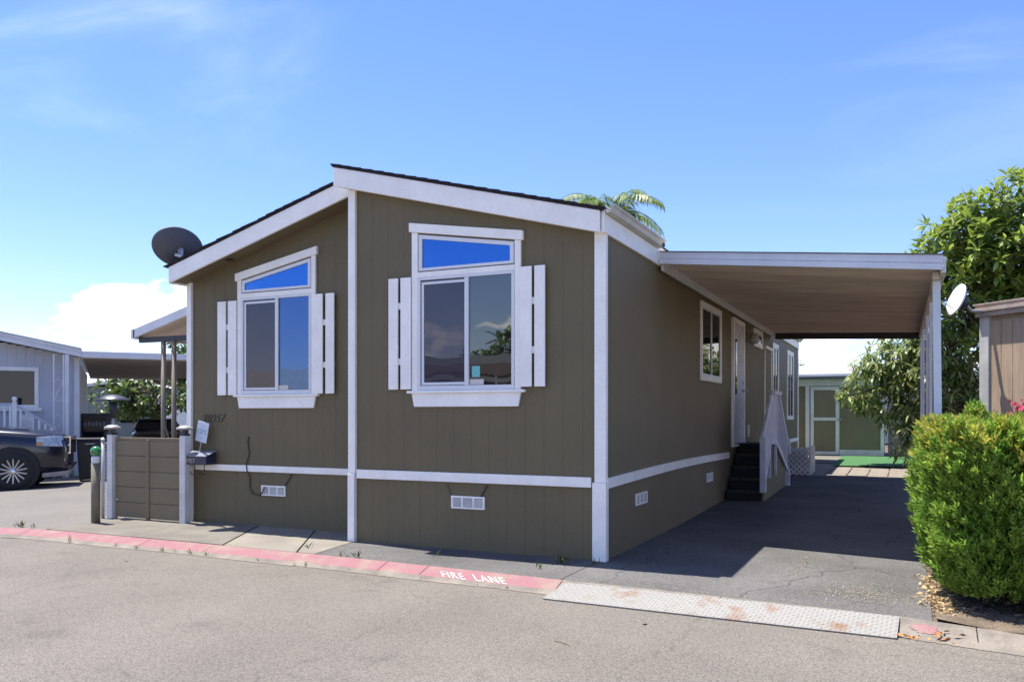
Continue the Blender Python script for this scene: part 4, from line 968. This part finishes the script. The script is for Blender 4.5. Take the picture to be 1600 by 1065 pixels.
# dry grass mat and crack weeds on the driveway
r_ = np.random.RandomState(5); C_ = Cloud(); v, f = leaf_geo(.036, .006, .5, n=2)
for i in range(900):
    x, y = (2.33+r_.normal()*.20, -.55+r_.normal()*.20) if i < 560 else (1.77+r_.normal()*.035-.02*((i % 50)/50), 1.15-(i % 90)/90*1.2+r_.normal()*.03) if i < 760 else (r_.uniform(.6,2.6), -1.0+r_.normal()*.03)
    C_.put(v, f, frame((r_.normal(), r_.normal(), abs(r_.normal())*.35), (0,0,1)), np.array((x,y,Lz(x,y)+.008)), r_.uniform(.5,1.3))
tag(C_.build('dry_grass', dry_m, None), 'patch of dry flattened grass on the driveway asphalt', 'grass', kind='stuff')
MB().tube([(2.80,1.05,.03),(2.83,.8,.10),(2.86,.55,.16),(2.88,.35,.05)], [.004,.006,.007,.008], 5).build('x', bark)
tw = bpy.data.objects['x']; tw.name = 'dry_twig'; tag(tw, 'thin pale dry twig leaning against the hedge side', 'twig')
tuft(3.62,-1.0,.01,.10,22,yl,'yellow green seedling at the hedge foot beside the kerb',seed=91,name='seedling')
# pink flowering plant beside the hedge
fl = thing('flowering_plant', 'pink flowering plant at the right edge above the hedge', 'plant', (3.62,.92,Lz(3.6,1)))
MB().tube([(0,0,0),(.02,0,.8),(.0,-.05,1.45)], [.015,.012,.008], 6).build('stem', bark, fl)
C_ = Cloud(); v, f = leaf_geo(.05,.028,.3,n=2); r_ = np.random.RandomState(9)
for i in range(130): C_.put(v, f, frame(r_.normal(size=3)), np.array((.0,-.05,1.46))+r_.normal(size=3)*np.array((.055,.05,.05)), r_.uniform(.6,1.2))
C_.build('flower_head', M('pink_petal', (.55,.035,.12), .6, .2, 20, island=.3, transl=.25), fl)
C_ = Cloud(); v, f = leaf_geo(.16,.045,.3,n=2)
for i in range(12): C_.put(v, f, frame((r_.normal(),r_.normal(),.2)), np.array((0,-.03,1.30+r_.rand()*.08)), 1)
C_.build('leaves', yl, fl, kind=None)

r_ = np.random.RandomState(17); C_ = Cloud(); v, f = leaf_geo(.10,.022,.2,n=2)
rt = MB().tube([(0,0,.006),(.06,-.01,.012),(.13,-.055,.008)], [.004,.005,.002], 5).build('fallen_twig', dry_m, None); rt.location = (.55,-2.62,Bz(.5)+.0); tag(rt, 'pale bent twig lying on the road before the ramp', 'twig')
for i, (x, y, lb) in enumerate(((-2.35,-1.62,'dark dry leaf flat on the road before the centre seam'),(.95,-1.95,'dark dry leaf on the road below the ramp middle'),(-4.6,-1.75,'small dark leaf on the road at the lower left'))):
    v, f = leaf_geo(.07,.035,.5,n=2); C_ = Cloud(); C_.put(v, f, frame((r_.normal(), r_.normal(), .1)), np.zeros(3), 1)
    o = C_.build('fallen_leaf', bark, None, kind=None); o.location = (x,y,Bz(x)+.012); tag(o, lb, 'leaf', 'fallen leaves on the road')
# ------------------------------------------------------------------ neighbouring lot on the left
NR = rad(51.5)
nloc = (-16.85, 7.0, Lz(-16.85,7))
nb = thing('blue_house', 'blue grey mobile home with white trim at the left edge', 'house', nloc, NR)
zo = -nloc[2]
def ng(x): return 2.95+zo-.20*max(x,-3.4)-(.20*(-6.8-min(x,-3.4)+3.4) if x < -3.4 else 0)
FB = [(.08,2.93+zo),(-3.4,3.63+zo),(-6.9,2.93+zo)]
bx('wall', blue_w, nb, -6.8, 0, .55, 14, 0, 3.0+zo)
for i in range(14):
    a = -2.85+i*.203; bx('siding_panel', blue_w, nb, a+.0012, a+.2018, .53, .549, .05, 2.95+zo+.2*min(-a,3.4)*.9)
MB().prism([(-6.8,2.9+zo),(0,2.9+zo),(-3.4,3.58+zo)], 'y', .56, 13.9).build('gable', blue_w, nb)
def chev(dz0, dz1, y0, y1, nm, mt): MB().prism([(x,z+dz0) for x,z in FB]+[(x,z+dz1) for x,z in FB[::-1]], 'y', y0, y1).build(nm, mt, nb)
chev(0,.12,-.06,.0,'fascia_board',alu_w); chev(.121,.20,-.09,.0,'fascia_cap',alu_w); chev(.201,.225,-.12,14.2,'roof',cream); chev(.02,.06,.001,.55,'soffit',M('cream_soffit',(.50,.46,.38),.7))
bx('corner_board', alu_w, nb, -.11, .02, .47, .60, 0, 2.95+zo)
bx('porch_post', alu_w, nb, -.30, -.21, -.05, .04, .0, 2.98+zo, bevel=.004)
for x in (-.56,-.335): bx('trellis_bar', alu_w, nb, x-.018, x+.018, -.03, .01, .0, 2.99+zo)
for zc in (2.05, 1.12):
    m = MB(); pts = []
    for i in range(17):
        a = math.pi*i/16; pts.append((-.45+.085*math.cos(a+math.pi), -.01, zc+zo+.20+.09*math.sin(a)))
    pts2 = [(-.365,-.01,zc+zo+.17),(-.535,-.01,zc+zo-.17)]
    pts3 = [(-.45+.085*math.cos(math.pi+math.pi*i/16), -.01, zc+zo-.20+.09*math.sin(math.pi+math.pi*i/16)) for i in range(17)]
    m.tube(pts+pts2+pts3, .011, 6); m.build('trellis_scroll', alu_w, nb, True)
w = part('window', nb); m = MB()
for a in ((-2.9,-.93,1.60+zo,1.68+zo),(-2.9,-.93,2.56+zo,2.66+zo),(-1.02,-.93,1.681+zo,2.559+zo),(-2.9,-2.8,1.681+zo,2.559+zo)): m.box(a[0],a[1],.49,.529,a[2],a[3])
m.build('casing', white, w, bevel=.004); bx('pane', glass, w, -2.8, -1.02, .515, .528, 1.68+zo, 2.56+zo); bx('sill', white, w, -2.95, -.86, .46, .529, 1.52+zo, 1.598+zo)
pr = thing('porch_railing', 'white picket porch railing with sloping handrail before the blue house', 'railing', nloc, NR)
hz = 1.68+zo
MB().bar((-3.2,-.25,hz),(-1.38,-.25,hz),.05,.07).build('handrail', blue_w, pr); MB().bar((-1.40,-.25,hz),(-.50,-.25,1.06+zo),.05,.06).build('handrail', blue_w, pr)
bx('newel_post', white, pr, -1.46, -1.36, -.30, -.20, .0, hz+.05); MB().lathe([(.05,0),(.03,.03),(.06,.08),(.05,.13),(0,.15)], (-1.41,-.25,hz+.05), 12).build('finial', white, pr, True)
bx('bottom_rail', white, pr, -3.2, -1.46, -.28, -.22, .95+zo, 1.02+zo); bx('porch_deck', M('deck_grey',(.3,.3,.31),.8), pr, -4, -.6, -.2, .52, .05, .62+zo)
for i in range(14): bx('baluster', white, pr, -3.15+i*.125, -3.10+i*.125, -.27, -.23, 1.021+zo, hz-.036)
for i in range(6):
    x = -1.30+i*.135; bx('baluster', white, pr, x, x+.05, -.27, -.23, .62+zo-.08*i, hz-.05-(x+1.38)*.69)
bx('notice_board', white_old, pr, -1.24, -1.02, -.30, -.275, 1.10+zo, 1.42+zo)
nc = thing('neighbour_carport', 'white edged flat carport attached to the blue house', 'carport', nloc, NR)
cz = 2.92+zo
pan_d = M('dull_pan', (.36,.33,.30), .6, .12, 1, 6, stretch=(.5,5,1))
for i in range(26): bx('roof_pan', pan_d, nc, .10, 4.6, .05+i*.5, .54+i*.5, cz+.02, cz+.05)
for i in range(26): bx('pan_rib', pan_d, nc, .10, 4.6, .0+i*.5+.01, .045+i*.5, cz-.02, cz+.019)
bx('front_fascia', alu_w, nc, .09, 4.65, -.05, .0, cz, cz+.085); bx('front_fascia', alu_w, nc, .09, 4.65, -.045, .0, cz+.088, cz+.16)
bx('rear_beam', white_old, nc, .10, 4.6, 13.0, 13.06, cz-.06, cz+.0)
for y in (.4,4.5,8.5,12.6): bx('post', tanpost, nc, 4.48, 4.56, y, y+.08, 0, cz)
def at(px_, py_, Z):
    r = Vector((.9036,.4283,0)); f_ = Vector((-.4283,.9036,0)); return Vector((2.673,-7.764,1.45))+f_*Z+r*((px_-800)/1300*Z)+Vector((0,0,(646-py_)/1300*Z))
def ground_at(px_, Z): p = at(px_, 700, Z); return (p.x, p.y, Lz(p.x,p.y)+.004)
# patio heater
ph = thing('patio_heater', 'mushroom patio heater with metal dome beside the gate post', 'heater', ground_at(177,20))
MB().lathe([(0,.0),(.23,.0),(.23,.06),(.20,.08),(.19,.70),(.10,.74),(0,.74)], (0,0,0), 16).build('base', dark_metal, ph, True)
MB().tube([(0,0,.7),(0,0,1.55)], .03, 8).build('pole', grey_metal, ph); MB().lathe([(.07,1.5),(.09,1.72),(.10,1.86),(.05,1.9)], (0,0,0), 14).build('burner', dark_metal, ph, True)
MB().lathe([(.37,1.93),(.36,1.955),(.22,2.03),(.08,2.07),(0,2.08)], (0,0,0), 24).build('dome', M('heater_dome',(.10,.10,.105),.35,.1,5,metal=.5), ph, True)
# dark outdoor cabinet and waste bin
cb = thing('outdoor_cabinet', 'tall dark glazed cabinet under the neighbouring carport', 'cabinet', ground_at(148,24.5), NR)
bx('carcass', dark_metal, cb, -.42, .42, 0, .5, 0, 1.62, bevel=.01); bx('door_glass', glass, cb, -.32, .30, -.012, -.001, .35, 1.5); bx('door_frame', M('cabinet_frame',(.07,.07,.075),.5), cb, .301, .40, -.02, -.001, .1, 1.55)
for i in range(6): bx('shelf_item', M('item_grey',(.25,.26,.28),.6), cb, -.28+.1*i, -.22+.1*i, -.02, -.013, 1.25, 1.36+.03*(i % 2))
wb = thing('waste_bin', 'dark wheeled waste bin left of the green ball bollard', 'bin', ground_at(141,20.5), NR)
MB().hexa([(-.24,-.28,.04),(.24,-.28,.04),(.24,.26,.04),(-.24,.26,.04),(-.29,-.36,.98),(.29,-.36,.98),(.29,.32,.98),(-.29,.32,.98)]).build('body', M('bin_dark',(.022,.023,.028),.5), wb, bevel=.02)
MB().box(-.31,.31,-.39,.35,.985,1.04).build('lid', dark_metal, wb, bevel=.02)
for x in (-.22,.22): MB().lathe([(0,-.03),(.11,-.03),(.12,0),(.11,.03),(0,.03)], (x,.26,.12), 14, Matrix.Rotation(rad(90),3,'Y')).build('wheel', black_m, wb)
bx('grip', white_old, wb, -.1, .1, -.385, -.37, .9, .92)
# ------------------------------------------------------------------ vehicles
tyre_m = M('tyre_rubber', (.018,.018,.019), .85, .15, 20); rim_m = M('alloy', (.36,.36,.37), .32, .05, 10, metal=.7); chrome = M('chrome', (.62,.62,.63), .12, .03, 8, metal=1)
def vehicle(name, label, cat, loc, rz, paint, s=1.0, detail=True, top=1.93):
    v = thing(name, label, cat, loc, rz)
    S = [(2.66,.50,.96,.66,.80),(2.60,.40,1.12,.80,.90),(2.45,.37,1.22,.93,.96),(2.1,.36,1.29,.98,.985),(1.5,.38,1.345,1.0,1.0),(.95,.40,1.385,1.0,1.0),(.2,.40,1.40,1.0,1.0),(-2.2,.40,1.40,1.0,1.0),(-2.55,.44,1.36,.97,.98),(-2.68,.55,1.25,.86,.93)]
    m = MB(); N = 14
    for x, zb, zt, w, k in S:
        h = zt-zb
        half = [(0,zb),(w*.80,zb),(w*.96,zb+.06*h),(w,zb+.28*h),(w*1.0,zb+.55*h),(w*.985,zb+.74*h),(w*.93,zb+.90*h),(w*.78,zb+.985*h)]
        ring = [(x*s,y*s,z*s) for y,z in half]+[(x*s,0,(zt+.02)*s)]+[(x*s,-y*s,z*s) for y,z in half[:0:-1]]
        m.v += ring; N = len(ring)
    for i in range(len(S)-1):
        for j in range(N): m.f.append((i*N+j, i*N+(j+1) % N, (i+1)*N+(j+1) % N, (i+1)*N+j))
    m.f += [tuple(range(N)), tuple((len(S)-1)*N+j for j in range(N))[::-1]]
    o = m.build('body', paint, v, True); sb = o.modifiers.new('sub', 'SUBSURF'); sb.levels = sb.render_levels = 2
    g = MB(); q_ = lambda x, y, z: (x*s, y*s, z*s)
    lo = [(1.05,.86),(-2.58,.90)]; hi = [(.25,.70),(-2.38,.74)]
    g.hexa([q_(1.05,-.84,1.38),q_(1.05,.84,1.38),q_(-2.58,.88,1.38),q_(-2.58,-.88,1.38),q_(.22,-.68,top-.05),q_(.22,.68,top-.05),q_(-2.36,.70,top-.05),q_(-2.36,-.70,top-.05)])
    g.build('glasshouse', glass, v, bevel=.05*s)
    MB().hexa([q_(.34,-.70,top-.06),q_(.34,.70,top-.06),q_(-2.42,.72,top-.06),q_(-2.42,-.72,top-.06),q_(.16,-.62,top),q_(.16,.62,top),q_(-2.3,.64,top),q_(-2.3,-.64,top)]).build('roof', paint, v, bevel=.03*s)
    for x in (1.62,-1.52):
        for sd_ in (1,-1):
            RX = Matrix.Rotation(rad(90*sd_), 3, 'X'); c = q_(x, -.90*sd_, .41)
            arch = MB().lathe([(0,0),(.505*s,0),(.515*s,.03*s),(.505*s,.05*s),(.49*s,.052*s),(.0,.052*s)], q_(x,-.965*sd_,.44), 32, RX); arch.build('wheel_arch', arch_m, v, True)
            wh = part('wheel', v, c)
            ty = [(.27*s,-.10*s),(.38*s,-.105*s),(.405*s,-.08*s),(.41*s,-.02*s),(.41*s,.06*s),(.405*s,.115*s),(.385*s,.135*s),(.30*s,.145*s),(.27*s,.135*s)]
            MB().lathe(ty, (0,0,0), 36, RX, False).build('tyre', tyre_m, wh, True)
            MB().lathe([(.275*s,.135*s),(.285*s,.14*s),(.275*s,.12*s),(.255*s,.09*s),(.25*s,-.02*s)], (0,0,0), 36, RX, False).build('rim', rim_m if detail else dark_metal, wh, True)
            MB().lathe([(0,-.03*s),(.25*s,-.03*s),(.25*s,-.02*s),(0,-.015*s)], (0,0,0), 24, RX).build('brake_disc', arch_m, wh)
            if detail:
                MB().lathe([(.07*s,.06*s),(.07*s,.125*s),(.05*s,.14*s),(0,.142*s)], (0,0,0), 18, RX).build('hub_cap', chrome, wh, True)
                for k in range(7):
                    for e in (-.16,.16):
                        a = 2*math.pi*k/7; d = Vector((math.cos(a),math.sin(a),0)); t_ = Vector((-math.sin(a),math.cos(a),0))
                        A_, B2 = d*.05*s+t_*e*.10*s, d*.262*s+t_*e*.36*s
                        mb_ = MB().bar(A_+Vector((0,0,.105*s)), B2+Vector((0,0,.115*s)), .026*s, .035*s, (0,0,1)); mb_.v = [tuple(RX @ Vector(p)) for p in mb_.v]; mb_.build('spoke', rim_m, wh)
    if detail:
        for sd_ in (1,-1):
            hl = part('headlight', v)
            MB().hexa([q_(2.05,-.992*sd_,.95),q_(2.50,-.93*sd_,.93),q_(2.62,-.70*sd_,.93),q_(2.2,-.7*sd_,.95),q_(2.05,-.975*sd_,1.15),q_(2.42,-.915*sd_,1.17),q_(2.54,-.70*sd_,1.17),q_(2.2,-.7*sd_,1.15)]).build('lens', lens_m, hl, bevel=.015)
            MB().hexa([q_(2.06,-.998*sd_,.97),q_(2.17,-.985*sd_,.97),q_(2.17,-.9*sd_,.97),q_(2.06,-.9*sd_,.97),q_(2.06,-.990*sd_,1.04),q_(2.17,-.978*sd_,1.04),q_(2.17,-.9*sd_,1.04),q_(2.06,-.9*sd_,1.04)]).build('amber_marker', amber_m, hl)
            bx('fog_lamp', lens_m, v, 2.50*s, 2.60*s, (-.80 if sd_ > 0 else .58)*s, (-.58 if sd_ > 0 else .80)*s, .60*s, .68*s, bevel=.01)
        gr = part('grille', v); bx('grille_frame', dark_metal, gr, 2.50*s, 2.665*s, -.66*s, .66*s, .76*s, 1.14*s, bevel=.03)
        for i in range(12):
            y = -.62+i*.108; bx('grille_bar', chrome, gr, 2.64*s, 2.69*s, y*s, (y+.045)*s, .78*s, 1.12*s)
        for z in (.76,.94,1.12): bx('grille_rail', chrome, gr, 2.64*s, 2.695*s, -.67*s, .67*s, z*s, (z+.03)*s)
        MB().hexa([q_(2.05,-.96,.36),q_(2.66,-.66,.40),q_(2.66,.66,.40),q_(2.05,.96,.36),q_(2.05,-1.0,.46),q_(2.72,-.70,.52),q_(2.72,.70,.52),q_(2.05,1.0,.46)]).build('bumper', paint, v, bevel=.03)
        MB().hexa([q_(2.15,-.86,.24),q_(2.60,-.60,.26),q_(2.60,.60,.26),q_(2.15,.86,.24),q_(2.15,-.93,.345),q_(2.66,-.64,.385),q_(2.66,.64,.385),q_(2.15,.93,.345)]).build('skid_plate', M('silver_skid',(.42,.42,.43),.4,.1,10), v, bevel=.02)
        for sd_ in (1,-1): bx('mirror', paint, v, .55*s, .75*s, (-1.22 if sd_ > 0 else 1.0)*s, (-1.0 if sd_ > 0 else 1.22)*s, 1.40*s, 1.62*s, bevel=.03)
    return v
arch_m = M('arch_black', (.010,.010,.011), .7); lens_m = M('lamp_lens', (.30,.31,.33), .12, .25, 18, metal=.35, coat=1); amber_m = M('amber_lens', (.45,.20,.02), .2)
blue_p = M('midnight_paint', (.008,.009,.020), .22, .08, 3, coat=.45, spec=.4); black_p = M('black_paint', (.008,.008,.010), .2, .1, 3, coat=.6)
vehicle('parked_suv', 'dark blue SUV with silver alloy wheels parked before the blue house', 'car', (-16.68,3.39,Lz(-15,4.1)+.005), rad(48), blue_p)
p = ground_at(246,26)
vehicle('parked_car', 'black car behind the side gate in the neighbouring carport', 'car', p, rad(-40), black_p, .80, False, 1.78)
# grey house far behind the carport
gh = thing('grey_house', 'grey house with white door seen through the neighbouring carport', 'house', ground_at(236,42), NR)
ghw = M('sage_wall', (.20,.225,.215), .8, .06, 2)
bx('wall', ghw, gh, -3.5, 3.5, 0, 6, 0, 2.75); MB().prism([(-3.9,2.62),(0,3.2),(3.9,2.62),(3.9,2.76),(0,3.36),(-3.9,2.76)], 'y', -.3, 6.3).build('roof', alu_w, gh)
bx('door', white, gh, .1, 2.3, -.05, -.002, .2, 2.0); bx('door_frame', white_old, gh, .0, .098, -.06, -.002, .1, 2.1); bx('window', clear, gh, -1.4, -.5, -.04, -.002, 1.0, 1.9)
# ------------------------------------------------------------------ across the street (mirrored in the front windows)
ac = thing('opposite_house', 'pale house with brown fascia across the street', 'house', (-17,-20.5,-.1))
tanw = M('tan_wall', (.40,.37,.33), .8, .06, 2)
bx('wall', tanw, ac, 0, 10, -8, 0, 0, 2.6); bx('carport_fascia', M('brown_fascia',(.42,.30,.19),.7), ac, -1, 11, .8, 3.0, 2.95, 3.22)
MB().prism([(-8.3,2.6),(-4,3.9),(.6,2.65),(.6,2.8),(-4,4.05),(-8.3,2.75)], 'x', -.4, 10.4).build('roof', M('slate_roof',(.07,.075,.085),.8,.1,3), ac)
for x in (-.5,3.3,7,10.4): bx('post', white, ac, x, x+.1, 2.8, 2.9, .05, 2.95)
bx('window', clear, ac, 2, 4, .002, .03, 1, 2.2)
a2 = thing('opposite_white_house', 'white house with railing across the street', 'house', (-33,-22,-.3))
bx('wall', white_old, a2, 0, 11, -8, 0, 0, 2.7); MB().prism([(-8.3,2.7),(-4,3.9),(.4,2.7),(.4,2.85),(-4,4.05),(-8.3,2.85)], 'x', -.4, 11.4).build('roof', M('tan_roof',(.36,.33,.28),.8,.1,3), a2)
for i in range(24): bx('rail_picket', white, a2, .2+i*.45, .38+i*.45, 1.2, 1.24, .5, 1.4)
bx('rail', white, a2, 0, 11, 1.18, 1.26, 1.4, 1.48)
rosette_tree('opposite_tree', 'dark round tree across the street', (-13.5,-27.5,-.1), [(0,0,3.9,1.9,1.6,1.5),(-1.8,.3,3.4,1.4,1.2,1.1)], ([(0,0,0),(0,0,2),(.1,.1,4)], [.2,.16,.08]), 260, .42, .2, 8, lf_dark, 18, .2, n_single=0, in_frame=(0,0,0,0))
